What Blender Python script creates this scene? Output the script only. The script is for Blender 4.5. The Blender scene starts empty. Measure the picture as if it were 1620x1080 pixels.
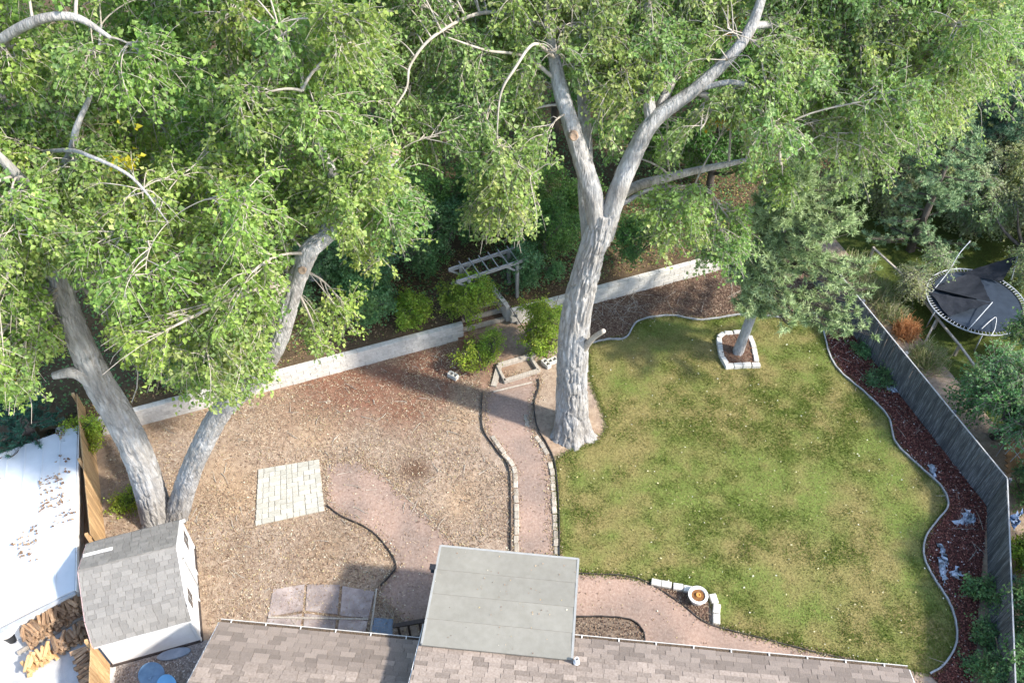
import bpy, bmesh, math, random
import numpy as np
from mathutils import Vector, Matrix
from mathutils.geometry import delaunay_2d_cdt

# ------------------------------------------------------------------ camera, sky, sun, exposure
SC = bpy.context.scene
FPX, HC = 1400.0, 25.0                      # focal length in photo pixels (1620 wide), camera height in metres
PIT = math.atan(FPX / 1320.0)               # depression of the view axis
CP, SP = math.cos(PIT), math.sin(PIT)
cam = bpy.data.cameras.new('camera'); camo = bpy.data.objects.new('camera', cam)
SC.collection.objects.link(camo); SC.camera = camo
cam.sensor_width = 36.0; cam.lens = 36.0 * FPX / 1620.0
cam.clip_start = 0.1; cam.clip_end = 3000
camo.location = (0, 0, HC); camo.rotation_euler = (math.pi / 2 - PIT, 0, 0)

SUN_EL, SUN_AZ = math.radians(42), math.radians(-20)     # azimuth measured from +X towards +Y
sund = Vector((math.cos(SUN_AZ) * math.cos(SUN_EL), math.sin(SUN_AZ) * math.cos(SUN_EL), math.sin(SUN_EL)))
W = bpy.data.worlds.new('World'); SC.world = W; W.use_nodes = True
nt = W.node_tree; nt.nodes.clear()
sky = nt.nodes.new('ShaderNodeTexSky'); sky.sky_type = 'NISHITA'; sky.sun_disc = False
sky.sun_elevation = SUN_EL; sky.sun_rotation = math.pi / 2 - SUN_AZ
bg = nt.nodes.new('ShaderNodeBackground'); bg.inputs[1].default_value = 0.15
wo = nt.nodes.new('ShaderNodeOutputWorld')
nt.links.new(sky.outputs[0], bg.inputs[0]); nt.links.new(bg.outputs[0], wo.inputs[0])
sl = bpy.data.lights.new('sun', 'SUN'); sl.energy = 2.3; sl.angle = math.radians(3.0); sl.color = (1.0, 0.95, 0.87)
so = bpy.data.objects.new('sun', sl); SC.collection.objects.link(so)
so.rotation_euler = sund.to_track_quat('Z', 'Y').to_euler()
SC.view_settings.view_transform = 'Standard'; SC.view_settings.look = 'None'
SC.view_settings.exposure = 1.8; SC.view_settings.gamma = 1.0
SC.view_settings.use_curve_mapping = False
SC.render.engine = 'CYCLES'
SC.cycles.use_denoising = True
SC.cycles.max_bounces = 10; SC.cycles.diffuse_bounces = 6; SC.cycles.transmission_bounces = 6

# ------------------------------------------------------------------ survey helpers
def G(u, v, z=0.0):
    """where the sight line through photo point (u, v) meets the level z"""
    x = (u - 810) / FPX; y = (v - 540) / FPX
    d = (x, CP - y * SP, -SP - y * CP); t = (HC - z) / -d[2]
    return np.array([d[0] * t, d[1] * t, z])
def Y(u, v, yy):
    """where that sight line meets the upright plane at distance yy"""
    x = (u - 810) / FPX; y = (v - 540) / FPX
    d = (x, CP - y * SP, -SP - y * CP); t = yy / d[1]
    return np.array([d[0] * t, yy, HC + d[2] * t])
def proj(P):
    P = np.asarray(P, float); q = P - np.array([0, 0, HC])
    d = q[..., 1] * CP - q[..., 2] * SP
    return 810 + FPX * q[..., 0] / d, 540 - FPX * (q[..., 1] * SP + q[..., 2] * CP) / d, d
def Gp(pts, z=0.0): return np.array([G(u, v, z)[:2] for u, v in pts])
def inpoly(px, py, poly):
    poly = np.asarray(poly, float); r = np.zeros(np.shape(px), bool); n = len(poly)
    for i in range(n):
        x0, y0 = poly[i]; x1, y1 = poly[(i + 1) % n]
        if y0 == y1: continue
        c = ((y0 > py) != (y1 > py)) & (px < (x1 - x0) * (py - y0) / (y1 - y0) + x0)
        r ^= c
    return r
def crom(P, n):
    """smooth curve through the rows of P, n samples a span"""
    P = np.asarray(P, float); Q = np.vstack([2 * P[0] - P[1], P, 2 * P[-1] - P[-2]]); out = []
    for i in range(1, len(Q) - 2):
        t = np.linspace(0, 1, n, endpoint=False)[:, None]
        a, b, c, d = Q[i - 1], Q[i], Q[i + 1], Q[i + 2]
        out.append(.5 * (2 * b + (c - a) * t + (2 * a - 5 * b + 4 * c - d) * t ** 2 + (3 * b - a - 3 * c + d) * t ** 3))
    out.append(Q[-2][None]); return np.vstack(out)
def _h(i, j, k, s):
    n = (i * 374761393 + j * 668265263 + k * 2147483647 + s * 1274126177) & 0xffffffff
    n = ((n ^ (n >> 13)) * 1274126177) & 0xffffffff
    return ((n ^ (n >> 16)) & 0xffff) / 65535.0
def vn(p, s=0):
    """value noise 0..1 at the rows of p"""
    p = np.asarray(p, float); f = np.floor(p).astype(np.int64); t = p - f; t = t * t * (3 - 2 * t); r = 0
    for a in (0, 1):
        for b in (0, 1):
            for c in (0, 1):
                w = (t[..., 0] if a else 1 - t[..., 0]) * (t[..., 1] if b else 1 - t[..., 1]) * (t[..., 2] if c else 1 - t[..., 2])
                r = r + w * _h(f[..., 0] + a, f[..., 1] + b, f[..., 2] + c, s)
    return r
def fbm(p, s=0, o=3):
    p = np.asarray(p, float); return sum(vn(p * 2 ** k, s + k) * .5 ** k for k in range(o)) / sum(.5 ** k for k in range(o))
def nrm(v): return v / np.maximum(np.linalg.norm(v, axis=-1, keepdims=True), 1e-9)

# ------------------------------------------------------------------ objects
COL = SC.collection
def tag(o, label=None, cat=None, group=None, kind=None):
    if label: o['label'] = label
    if cat: o['category'] = cat
    if group: o['group'] = group
    if kind: o['kind'] = kind
    return o
def adopt(o, parent):
    if parent is not None:
        o.parent = parent; o.matrix_parent_inverse = parent_world(parent).inverted()
    return o
def parent_world(o):
    m = o.matrix_basis.copy()
    if o.parent is not None: m = parent_world(o.parent) @ o.matrix_parent_inverse @ m
    return m
def thing(name, loc, label, cat, group=None):
    o = bpy.data.objects.new(name, None); o.location = Vector([float(a) for a in loc]); o.empty_display_size = .2
    COL.objects.link(o); return tag(o, label, cat, group)
def link(name, me, mat=None, parent=None):
    if mat is not None and not me.materials: me.materials.append(mat)
    o = bpy.data.objects.new(name, me); COL.objects.link(o); return adopt(o, parent)
def inst(name, me, mtx, parent):
    o = bpy.data.objects.new(name, me); COL.objects.link(o); o.matrix_basis = mtx; return adopt(o, parent)
def npmesh(name, V, F, col=None, smooth=False):
    """mesh from arrays; F is (n,3) or (n,4), or a list of those"""
    me = bpy.data.meshes.new(name); V = np.asarray(V, np.float32)
    Fs = F if isinstance(F, list) else [F]
    me.vertices.add(len(V)); me.vertices.foreach_set('co', V.ravel())
    li = np.concatenate([f.ravel() for f in Fs]).astype(np.int32)
    tot = np.concatenate([np.full(len(f), f.shape[1], np.int32) for f in Fs])
    st = np.concatenate([[0], np.cumsum(tot)[:-1]]).astype(np.int32)
    me.loops.add(len(li)); me.loops.foreach_set('vertex_index', li)
    me.polygons.add(len(tot)); me.polygons.foreach_set('loop_start', st)
    me.polygons.foreach_set('use_smooth', np.full(len(tot), bool(smooth)))
    if col is not None:
        a = me.color_attributes.new('col', 'FLOAT_COLOR', 'POINT')
        c = np.ones((len(V), 4), np.float32); c[:, :3] = col; a.data.foreach_set('color', c.ravel())
    me.update(calc_edges=True); return me
class MB:
    def __init__(s): s.v = []; s.f = []
    def add(s, V, F):
        n = len(s.v); s.v += [tuple(map(float, a)) for a in V]; s.f += [tuple(int(i) + n for i in f) for f in F]; return s
    def hexa(s, P): return s.add(P, [(3, 2, 1, 0), (4, 5, 6, 7), (0, 1, 5, 4), (1, 2, 6, 5), (2, 3, 7, 6), (3, 0, 4, 7)])
    def box(s, c, d, ex=(1, 0, 0), ey=None, ez=(0, 0, 1)):
        c = np.array(c, float); ex = nrm(np.array(ex, float)); ez = nrm(np.array(ez, float))
        ey = np.cross(ez, ex) if ey is None else nrm(np.array(ey, float)); a, b, h = [k / 2 for k in d]
        return s.hexa([c + ex * x * a + ey * y * b + ez * z * h for z in (-1, 1) for x, y in ((-1, -1), (1, -1), (1, 1), (-1, 1))])
    def bar(s, a, b, w, h, up=(0, 0, 1)):
        a = np.array(a, float); b = np.array(b, float); ex = nrm(b - a); ey = nrm(np.cross(np.array(up, float), ex)); ez = np.cross(ex, ey)
        return s.box((a + b) / 2, (np.linalg.norm(b - a), w, h), ex, ey, ez)
    def prism(s, poly, z0, z1):
        n = len(poly); V = [(p[0], p[1], z0) for p in poly] + [(p[0], p[1], z1) for p in poly]
        ar = sum(poly[i][0] * poly[(i + 1) % n][1] - poly[(i + 1) % n][0] * poly[i][1] for i in range(n))
        r = range(n); F = [tuple(reversed(r)), tuple(n + i for i in r)] + [(i, (i + 1) % n, n + (i + 1) % n, n + i) for i in r]
        return s.add(V, F if ar > 0 else [tuple(reversed(f)) for f in F])
    def tube(s, P, R, k=8, cap=True):
        V, F = tube(P, R, k); n = len(P); F = [tuple(f) for f in F]
        if cap: F += [tuple(reversed(range(k))), tuple((n - 1) * k + i for i in range(k))]
        return s.add(V, F)
    def lathe(s, c, prof, k=24, ax=(0, 0, 1)):
        ax = nrm(np.array(ax, float)); r = np.array([1, 0, 0]) if abs(ax[0]) < .9 else np.array([0, 1, 0.]); e1 = nrm(np.cross(r, ax)); e2 = np.cross(ax, e1)
        V = [np.array(c, float) + (e1 * math.cos(2 * math.pi * i / k) + e2 * math.sin(2 * math.pi * i / k)) * r_ + ax * h for r_, h in prof for i in range(k)]
        F = [(j * k + i, j * k + (i + 1) % k, (j + 1) * k + (i + 1) % k, (j + 1) * k + i) for j in range(len(prof) - 1) for i in range(k)]
        return s.add(V, F)
    def mesh(s, name='mesh', bevel=0.0, smooth=False):
        me = bpy.data.meshes.new(name); me.from_pydata(s.v, [], s.f)
        if bevel:
            bm = bmesh.new(); bm.from_mesh(me)
            bmesh.ops.bevel(bm, geom=list(bm.edges), offset=bevel, segments=1, affect='EDGES', profile=.5)
            bm.to_mesh(me); bm.free()
        if smooth: me.polygons.foreach_set('use_smooth', np.ones(len(me.polygons), bool))
        me.update(); return me
    def build(s, name, mat, parent=None, bevel=0.0, smooth=False): return link(name, s.mesh(name, bevel, smooth), mat, parent)
def tube(P, R, k=8):
    P = np.asarray(P, float); n = len(P); R = np.broadcast_to(np.asarray(R, float), (n,)); T = nrm(np.gradient(P, axis=0))
    ref = np.array([0, 0, 1.]) if abs(T[0][2]) < .9 else np.array([1., 0, 0]); N = nrm(np.cross(T[0], ref)); V = []
    for i in range(n):
        N = nrm(N - T[i] * (N @ T[i])); B = np.cross(T[i], N); a = np.arange(k) * 2 * math.pi / k
        V.append(P[i] + R[i] * (np.cos(a)[:, None] * N + np.sin(a)[:, None] * B))
    i = np.arange(k); F = np.concatenate([np.stack([j * k + i, j * k + (i + 1) % k, (j + 1) * k + (i + 1) % k, (j + 1) * k + i], 1) for j in range(n - 1)])
    return np.vstack(V), F
def tubes(P, r0, r1, k=3):
    """many thin stems at once: P (T,K,3)"""
    Tn, K, _ = P.shape; T = nrm(np.gradient(P, axis=1)); ref = np.where(np.abs(T[..., 2:3]) < .9, np.array([0, 0, 1.]), np.array([1., 0, 0]))
    N = nrm(np.cross(T, ref)); B = np.cross(T, N); a = np.arange(k) * 2 * math.pi / k
    R = r0[:, None] + (r1 - r0)[:, None] * np.linspace(0, 1, K)
    V = P[:, :, None] + R[:, :, None, None] * (np.cos(a)[:, None] * N[:, :, None] + np.sin(a)[:, None] * B[:, :, None])
    i = np.arange(k); F = np.concatenate([np.stack([j * k + i, j * k + (i + 1) % k, (j + 1) * k + (i + 1) % k, (j + 1) * k + i], 1) for j in range(K - 1)])
    F = (F[None] + (np.arange(Tn) * K * k)[:, None, None]).reshape(-1, 4)
    return V.reshape(-1, 3), F
def join(parts):
    V = []; F = []; n = 0
    for v, f in parts: V.append(v); F.append(f + n); n += len(v)
    return np.vstack(V), np.vstack(F)
def frame(o, ex, ey=None, ez=(0, 0, 1), sc=(1, 1, 1)):
    ex = nrm(np.array(ex, float)); ez = nrm(np.array(ez, float))
    if ey is None: ey = nrm(np.cross(ez, ex)); ez = np.cross(ex, ey)
    m = Matrix.Identity(4)
    for i in range(3): m[i][0] = ex[i] * sc[0]; m[i][1] = ey[i] * sc[1]; m[i][2] = ez[i] * sc[2]; m[i][3] = o[i]
    return m

# ------------------------------------------------------------------ materials
def srgb(*c): return tuple((a / 255 / 12.92 if a / 255 <= .04045 else ((a / 255 + .055) / 1.055) ** 2.4) for a in c)
def M(name, ramp, scale=4.0, stretch=(1, 1, 1), detail=6, rough=.85, bump=.3, bscale=None, rand=0.0, attr=None, attr_amt=1.0,
      transl=0.0, spec=.3, metal=0.0, big=None, dist=0.0, rot=(0, 0, 0)):
    m = bpy.data.materials.new(name); m.use_nodes = True; t = m.node_tree; N = t.nodes; L = t.links; N.clear()
    out = N.new('ShaderNodeOutputMaterial'); b = N.new('ShaderNodeBsdfPrincipled')
    b.inputs['Roughness'].default_value = rough; b.inputs['Specular IOR Level'].default_value = spec; b.inputs['Metallic'].default_value = metal
    tc = N.new('ShaderNodeTexCoord'); mp = N.new('ShaderNodeMapping'); mp.inputs['Scale'].default_value = stretch; mp.inputs['Rotation'].default_value = rot
    L.new(tc.outputs['Object'], mp.inputs[0])
    oi = N.new('ShaderNodeObjectInfo'); w = N.new('ShaderNodeMath'); w.operation = 'MULTIPLY'; w.inputs[1].default_value = 37.0; L.new(oi.outputs['Random'], w.inputs[0])
    nz = N.new('ShaderNodeTexNoise'); nz.noise_dimensions = '4D'; nz.inputs['Scale'].default_value = scale; nz.inputs['Detail'].default_value = detail
    nz.inputs['Roughness'].default_value = .62; nz.inputs['Distortion'].default_value = dist
    L.new(mp.outputs[0], nz.inputs['Vector']); L.new(w.outputs[0], nz.inputs['W'])
    cr = N.new('ShaderNodeValToRGB'); e = cr.color_ramp.elements
    ramp = ramp if isinstance(ramp[0], tuple) and isinstance(ramp[0][1], tuple) else [(.3, ramp[0]), (.7, ramp[1])]
    while len(e) < len(ramp): e.new(.5)
    for k, (p, c) in enumerate(ramp): e[k].position = p; e[k].color = (*c, 1)
    L.new(nz.outputs[0], cr.inputs[0]); c = cr.outputs[0]
    if attr:
        a = N.new('ShaderNodeAttribute'); a.attribute_name = attr
        if attr_amt >= 1: c = a.outputs['Color']
        else:
            mx = N.new('ShaderNodeMix'); mx.data_type = 'RGBA'; mx.blend_type = 'MULTIPLY'; mx.inputs[0].default_value = attr_amt
            L.new(c, mx.inputs[6]); L.new(a.outputs['Color'], mx.inputs[7]); c = mx.outputs[2]
    if big:
        n2 = N.new('ShaderNodeTexNoise'); n2.noise_dimensions = '4D'; n2.inputs['Scale'].default_value = big[0]; n2.inputs['Detail'].default_value = 4
        L.new(tc.outputs['Object'], n2.inputs['Vector']); L.new(w.outputs[0], n2.inputs['W'])
        r2 = N.new('ShaderNodeValToRGB'); r2.color_ramp.elements[0].position = .36; r2.color_ramp.elements[1].position = .64
        r2.color_ramp.elements[0].color = (*big[1], 1); r2.color_ramp.elements[1].color = (*big[2], 1); L.new(n2.outputs[0], r2.inputs[0])
        mx = N.new('ShaderNodeMix'); mx.data_type = 'RGBA'; mx.blend_type = 'MULTIPLY'; mx.inputs[0].default_value = 1
        L.new(c, mx.inputs[6]); L.new(r2.outputs[0], mx.inputs[7]); c = mx.outputs[2]
    if rand:
        mr = N.new('ShaderNodeMapRange'); mr.inputs[3].default_value = 1 - rand; mr.inputs[4].default_value = 1 + rand; L.new(oi.outputs['Random'], mr.inputs[0])
        hs = N.new('ShaderNodeHueSaturation'); L.new(mr.outputs[0], hs.inputs['Value']); L.new(c, hs.inputs['Color']); c = hs.outputs[0]
    L.new(c, b.inputs['Base Color'])
    if bump:
        nb = nz
        if bscale:
            nb = N.new('ShaderNodeTexNoise'); nb.inputs['Scale'].default_value = bscale; nb.inputs['Detail'].default_value = 5; L.new(mp.outputs[0], nb.inputs['Vector'])
        bp = N.new('ShaderNodeBump'); bp.inputs['Strength'].default_value = bump; bp.inputs['Distance'].default_value = .05
        L.new(nb.outputs[0], bp.inputs['Height']); L.new(bp.outputs[0], b.inputs['Normal'])
    s = b.outputs[0]
    if transl:
        tr = N.new('ShaderNodeBsdfTranslucent'); hs = N.new('ShaderNodeHueSaturation'); hs.inputs['Hue'].default_value = .485
        hs.inputs['Saturation'].default_value = 1.1; hs.inputs['Value'].default_value = 1.25; L.new(c, hs.inputs['Color']); L.new(hs.outputs[0], tr.inputs[0])
        mx = N.new('ShaderNodeMixShader'); mx.inputs[0].default_value = transl; L.new(s, mx.inputs[1]); L.new(tr.outputs[0], mx.inputs[2]); s = mx.outputs[0]
    L.new(s, out.inputs[0]); return m

MAT = {}
MAT['soil'] = M('dry_soil', [(.25, (.20, .145, .108)), (.5, (.31, .235, .175)), (.75, (.42, .335, .26))], 7, bump=.6, bscale=26, attr='col', attr_amt=.99, rough=.95, spec=.1)
MAT['far_soil'] = M('far_soil', [(.3, (.09, .075, .045)), (.7, (.20, .16, .09))], 1.2, bump=.4, rough=.95, spec=.1)
MAT['litter'] = M('litter', [(.3, (.2, .15, .1)), (.7, (.4, .3, .2))], attr='col', bump=0, rough=.8, transl=.12)
MAT['lawn'] = M('lawn_soil', [(.3, (.13, .12, .05)), (.7, (.23, .21, .09))], 14, attr='col', attr_amt=.99, bump=.5, bscale=30, rough=.95, spec=.1)
MAT['grass'] = M('grass', [(.3, (.1, .1, .1)), (.7, (.2, .2, .2))], attr='col', bump=0, rough=.7, transl=.25, spec=.2)
MAT['path'] = M('crushed_pink_gravel', [(.3, (.275, .19, .15)), (.55, (.37, .27, .22)), (.75, (.46, .36, .30))], 12, bump=.5, bscale=60, rough=.95, spec=.1, big=(.7, (.72, .74, .74), (1.05, 1, .95)))
MAT['mulch'] = M('red_bark_mulch', [(.3, (.045, .018, .014)), (.5, (.12, .045, .032)), (.72, (.22, .10, .07))], 22, bump=.9, bscale=45, rough=.95, spec=.1, big=(.9, (.6, .6, .62), (1, 1, 1)))
MAT['chips'] = M('brown_wood_chips', [(.3, (.07, .045, .032)), (.5, (.16, .10, .07)), (.72, (.28, .20, .14))], 20, bump=.9, bscale=45, rough=.95, spec=.1)
MAT['gravel'] = M('grey_gravel', [(.3, (.10, .085, .075)), (.5, (.24, .21, .19)), (.7, (.40, .37, .34))], 18, bump=.9, bscale=30, rough=.95)
MAT['bark'] = M('grey_bark', [(.25, (.17, .16, .15)), (.5, (.34, .33, .315)), (.75, (.52, .51, .49))], 8, (1, 1, .2), bump=1.0, bscale=22, rough=.92, spec=.15, dist=.6, big=(1.3, (.84, .80, .75), (1.06, 1.05, 1.04)))
MAT['twig'] = M('pale_twig', [(.3, (.25, .21, .165)), (.7, (.48, .43, .36))], 6, bump=0, rough=.85, spec=.2)
MAT['dark_bark'] = M('dark_bark', [(.3, (.05, .042, .035)), (.7, (.16, .13, .11))], 7, (1, 1, .3), bump=.8, rough=.95, spec=.1)
MAT['cut'] = M('cut_wood', [(.3, (.20, .13, .085)), (.7, (.40, .29, .20))], 14, bump=.5, rough=.8)
MAT['leaf'] = M('leaf', [(.3, (.1, .1, .1)), (.7, (.2, .2, .2))], attr='col', bump=0, rough=.5, transl=.48, spec=.3)
MAT['needle'] = M('needle', [(.3, (.1, .1, .1)), (.7, (.2, .2, .2))], attr='col', bump=0, rough=.6, transl=.15, spec=.25)
MAT['block'] = M('concrete_block', [(.3, (.50, .47, .41)), (.55, (.62, .59, .53)), (.75, (.72, .70, .65))], 9, bump=.5, bscale=30, rand=.07, rough=.9, big=(1.1, (.85, .84, .83), (1.02, 1, .98)))
MAT['block_pale'] = M('pale_block', [(.3, (.50, .47, .41)), (.7, (.68, .65, .58))], 10, bump=.5, bscale=40, rand=.15, rough=.9)
MAT['dirty_block'] = M('dirty_block', [(.3, (.27, .22, .17)), (.55, (.40, .35, .28)), (.75, (.54, .50, .43))], 7, bump=.6, bscale=40, rand=.2, rough=.95)
MAT['paver'] = M('paver', [(.3, (.37, .345, .28)), (.7, (.48, .455, .385))], 8, bump=.4, bscale=40, rand=.12, rough=.9)
MAT['fence_grey'] = M('weathered_fence', [(.33, (.05, .053, .057)), (.52, (.10, .106, .113)), (.66, (.26, .28, .295))], 6, (7, 7, .3), bump=.4, rand=.22, rough=.9, big=(.8, (.7, .7, .72), (1.1, 1.1, 1.1)))
MAT['fence_tan'] = M('cedar_fence', [(.25, (.30, .17, .075)), (.5, (.47, .29, .14)), (.75, (.60, .42, .22))], 5, (6, 6, .5), bump=.4, rand=.25, rough=.85)
MAT['fence_cap'] = M('fence_rail', [(.3, (.30, .29, .28)), (.7, (.5, .49, .47))], 6, bump=.3, rough=.9)
MAT['white_wall'] = M('white_siding', [(.3, (.66, .63, .59)), (.7, (.76, .74, .71))], 3, bump=.08, rough=.7)
MAT['white_roof'] = M('white_membrane', [(.3, (.52, .54, .55)), (.7, (.64, .65, .66))], 1.6, bump=.1, rough=.6, big=(.5, (.9, .93, .95), (1, 1, 1)))
MAT['trim'] = M('white_trim', [(.3, (.62, .60, .56)), (.7, (.75, .73, .70))], 5, bump=.1, rough=.6)
MAT['pink_trim'] = M('pink_trim', [(.3, (.42, .28, .26)), (.7, (.5, .36, .34))], 5, bump=.1, rough=.7)
MAT['shed_shingle'] = M('grey_shingle', [(.3, (.20, .185, .165)), (.7, (.29, .272, .245))], 18, bump=.5, bscale=70, rand=.14, rough=.95, spec=.15)
MAT['shingle'] = M('brown_shingle', [(.3, (.205, .16, .125)), (.7, (.32, .26, .215))], 18, bump=.5, bscale=70, rand=.22, rough=.95, spec=.15)
MAT['shingle_field'] = M('brown_shingle_field', [(.3, (.205, .16, .125)), (.7, (.32, .26, .215))], 18, bump=.12, attr='col', attr_amt=.99, rough=.95, spec=.15)
MAT['underlay'] = M('roof_underlay', [(.3, (.10, .09, .085)), (.7, (.16, .145, .135))], 8, bump=.3, rough=.95)
MAT['cover'] = M('grey_roll_roofing', [(.3, (.225, .208, .168)), (.7, (.265, .247, .205))], 5, (1, 1, 1), bump=.15, bscale=60, rough=.9, big=(.45, (.90, .90, .90), (1.05, 1.05, 1.05)))
MAT['cover_edge'] = M('cover_edge', [(.3, (.27, .265, .245)), (.7, (.33, .325, .30))], 7, bump=.1, rough=.8)
MAT['gutter'] = M('gutter', [(.3, (.58, .54, .48)), (.7, (.72, .69, .62))], 6, bump=.1, rough=.6)
MAT['debris'] = M('gutter_debris', [(.35, (.03, .025, .02)), (.65, (.16, .11, .07))], 30, bump=.8, rough=.95)
MAT['stain'] = M('dark_wood', [(.3, (.028, .02, .018)), (.7, (.07, .055, .048))], 5, (6, 1, 1), bump=.3, rough=.7)
MAT['deck'] = M('deck_board', [(.3, (.05, .045, .045)), (.7, (.12, .105, .10))], 5, (6, 1, 1), bump=.3, rough=.8)
MAT['black'] = M('black_plastic', [(.3, (.012, .012, .014)), (.7, (.025, .025, .028))], 8, bump=.1, rough=.5)
MAT['slab'] = M('pink_concrete', [(.3, (.24, .19, .175)), (.55, (.34, .285, .265)), (.75, (.45, .40, .38))], 3.2, bump=.3, bscale=40, rand=.12, rough=.9, big=(1.4, (.72, .72, .72), (1.1, 1.08, 1.05)))
MAT['shade_tinted_slab'] = M('shade_tinted_concrete', [(.3, (.13, .17, .22)), (.7, (.22, .27, .33))], 4, bump=.3, rough=.9)  # concrete pad, the blue of the shade on it is put into the colour
MAT['concrete'] = M('concrete', [(.3, (.40, .39, .37)), (.7, (.58, .57, .55))], 2.5, bump=.2, bscale=40, rough=.9, big=(.8, (.7, .72, .75), (1.05, 1.05, 1.05)))
MAT['timber'] = M('grey_timber', [(.3, (.27, .225, .18)), (.7, (.47, .42, .35))], 5, (6, 1, 1), bump=.4, rand=.12, rough=.9)
MAT['pergola'] = M('pergola_wood', [(.3, (.20, .185, .17)), (.7, (.36, .345, .32))], 5, (1, 6, 6), bump=.3, rough=.9)
MAT['edging'] = M('grey_edging', [(.3, (.22, .22, .21)), (.7, (.38, .38, .37))], 6, bump=.2, rough=.7)
MAT['dark_edging'] = M('black_edging', [(.3, (.02, .018, .016)), (.7, (.06, .05, .045))], 6, bump=.2, rough=.7)
MAT['log'] = M('split_log', [(.3, (.16, .095, .055)), (.5, (.32, .20, .12)), (.7, (.50, .36, .22))], 5, (1.2, 8, 8), bump=.5, rand=.35, rough=.9)
MAT['log_fresh'] = M('fresh_log', [(.3, (.42, .23, .09)), (.7, (.66, .45, .23))], 5, (1.2, 8, 8), bump=.4, rand=.25, rough=.85)
MAT['dish'] = M('blue_grey_dish', [(.3, (.10, .17, .26)), (.7, (.15, .25, .36))], 5, bump=.05, rough=.45)
MAT['sky_blue'] = M('light_blue_plastic', [(.3, (.12, .32, .55)), (.7, (.16, .40, .64))], 5, bump=.05, rough=.4)
MAT['slate'] = M('slate_lid', [(.3, (.16, .20, .25)), (.7, (.25, .29, .34))], 6, bump=.2, rough=.8)
MAT['mat'] = M('jumping_mat', [(.3, (.018, .026, .038)), (.7, (.032, .044, .062))], 3, bump=.1, rough=.55)
MAT['net'] = M('black_net', [(.3, (.008, .010, .014)), (.7, (.018, .021, .028))], 9, bump=.3, rough=.8)
MAT['steel'] = M('galvanised_steel', [(.3, (.30, .31, .32)), (.7, (.44, .45, .46))], 6, bump=.05, rough=.5)
MAT['pot_white'] = M('white_pot', [(.3, (.66, .64, .60)), (.7, (.78, .76, .73))], 7, bump=.1, rough=.6)
MAT['pot_soil'] = M('rusty_soil', [(.3, (.10, .04, .015)), (.7, (.26, .12, .04))], 14, bump=.6, rough=.9)
MAT['orange'] = M('orange_clay', [(.3, (.5, .22, .05)), (.7, (.65, .33, .09))], 9, bump=.2, rough=.7)
MAT['fabric'] = M('torn_weed_fabric', [(.3, (.42, .48, .56)), (.7, (.66, .72, .80))], 7, bump=.6, rough=.8, transl=.2)
MAT['tarp'] = M('blue_tarp', [(.3, (.10, .20, .42)), (.7, (.45, .55, .70))], 4, bump=.5, rough=.6)
MAT['glass'] = M('window_glass', [(.3, (.03, .035, .04)), (.7, (.07, .08, .09))], 3, bump=0, rough=.1, spec=.6)
MAT['brown_wood'] = M('brown_wood', [(.3, (.24, .12, .05)), (.7, (.38, .21, .10))], 5, (6, 1, 1), bump=.3, rand=.2, rough=.85)

# ------------------------------------------------------------------ ground outlines (measured on the photograph, at ground level)
R = np.random.default_rng(11); random.seed(11)
WD = nrm(np.array([8.22 + 13.41, 27.58 - 19.48, 0])); WN = np.array([WD[1], -WD[0], 0])     # retaining wall: along, and out towards the yard
W0 = np.array([-13.41, 19.48, 0]); W_H = 0.8
def wall_pt(s): return W0 + WD * s
bed_edge = [(1290, 497), (1302, 525), (1312, 562), (1330, 590), (1370, 624), (1404, 660), (1416, 700), (1450, 735), (1488, 770), (1499, 800), (1482, 824),
            (1464, 850), (1461, 880), (1475, 912), (1499, 950), (1511, 985), (1511, 1020), (1492, 1052), (1470, 1066)]
back_edge = [(930, 545), (960, 538), (990, 535), (1010, 509), (1060, 500), (1110, 507), (1180, 498), (1240, 503), (1290, 497)]
lawn_px = [(884, 885), (881, 780), (880, 728), (905, 712), (945, 700), (962, 676), (950, 640), (934, 600)] + back_edge + bed_edge + \
          [(1440, 1059), (1300, 1031), (1200, 1006), (1146, 992), (1137, 985), (1122, 937), (1028, 919), (990, 910), (912, 905)]
path_left = [(815, 878), (815, 800), (811, 742), (792, 712), (771, 682), (767, 650), (772, 622), (782, 596)]
path_right = [(852, 592), (852, 612), (845, 632), (838, 655), (840, 678), (853, 702), (866, 730), (873, 800), (878, 885)]
pathS_px = [(905, 908), (990, 912), (1033, 925), (1080, 957), (1121, 987), (1200, 1010), (1300, 1036), (1440, 1066), (1470, 1090), (1300, 1110), (860, 1070), (860, 900)]
pathW_px = [(517, 735), (560, 728), (600, 745), (625, 770), (680, 820), (724, 866), (760, 880), (760, 1000), (640, 985), (600, 938), (604, 926), (626, 898), (618, 875), (595, 848), (560, 826), (527, 812), (517, 790)]
smallbed_px = [(908, 977), (960, 976), (998, 981), (1015, 995), (1019, 1012), (1018, 1040), (905, 1030)]
corner_px = [(1028, 921), (1120, 938), (1122, 985), (1080, 957)]
lawn_w = Gp(lawn_px); path_w = np.vstack([crom(Gp(path_left), 4), crom(Gp(path_right), 4)])
pathS_w = Gp(pathS_px); pathW_w = Gp(pathW_px); small_w = Gp(smallbed_px); corner_w = Gp(corner_px)
FA, FB, FC = G(1310, 480)[:2], G(1561, 801)[:2], np.array([13.3, 9.3])     # right fence line at ground
FA = FA + (FA - FB) * .12
bed_w = np.vstack([crom(Gp(bed_edge), 3), [FC + [-.6, 0]], [FB], [FA]])
wallR_end = wall_pt(28.6)[:2]
back_w = np.vstack([Gp([(936, 560)]), crom(Gp(back_edge), 3), [FA], [wallR_end], [wall_pt(15.9)[:2] + WN[:2] * .05]])
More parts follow.
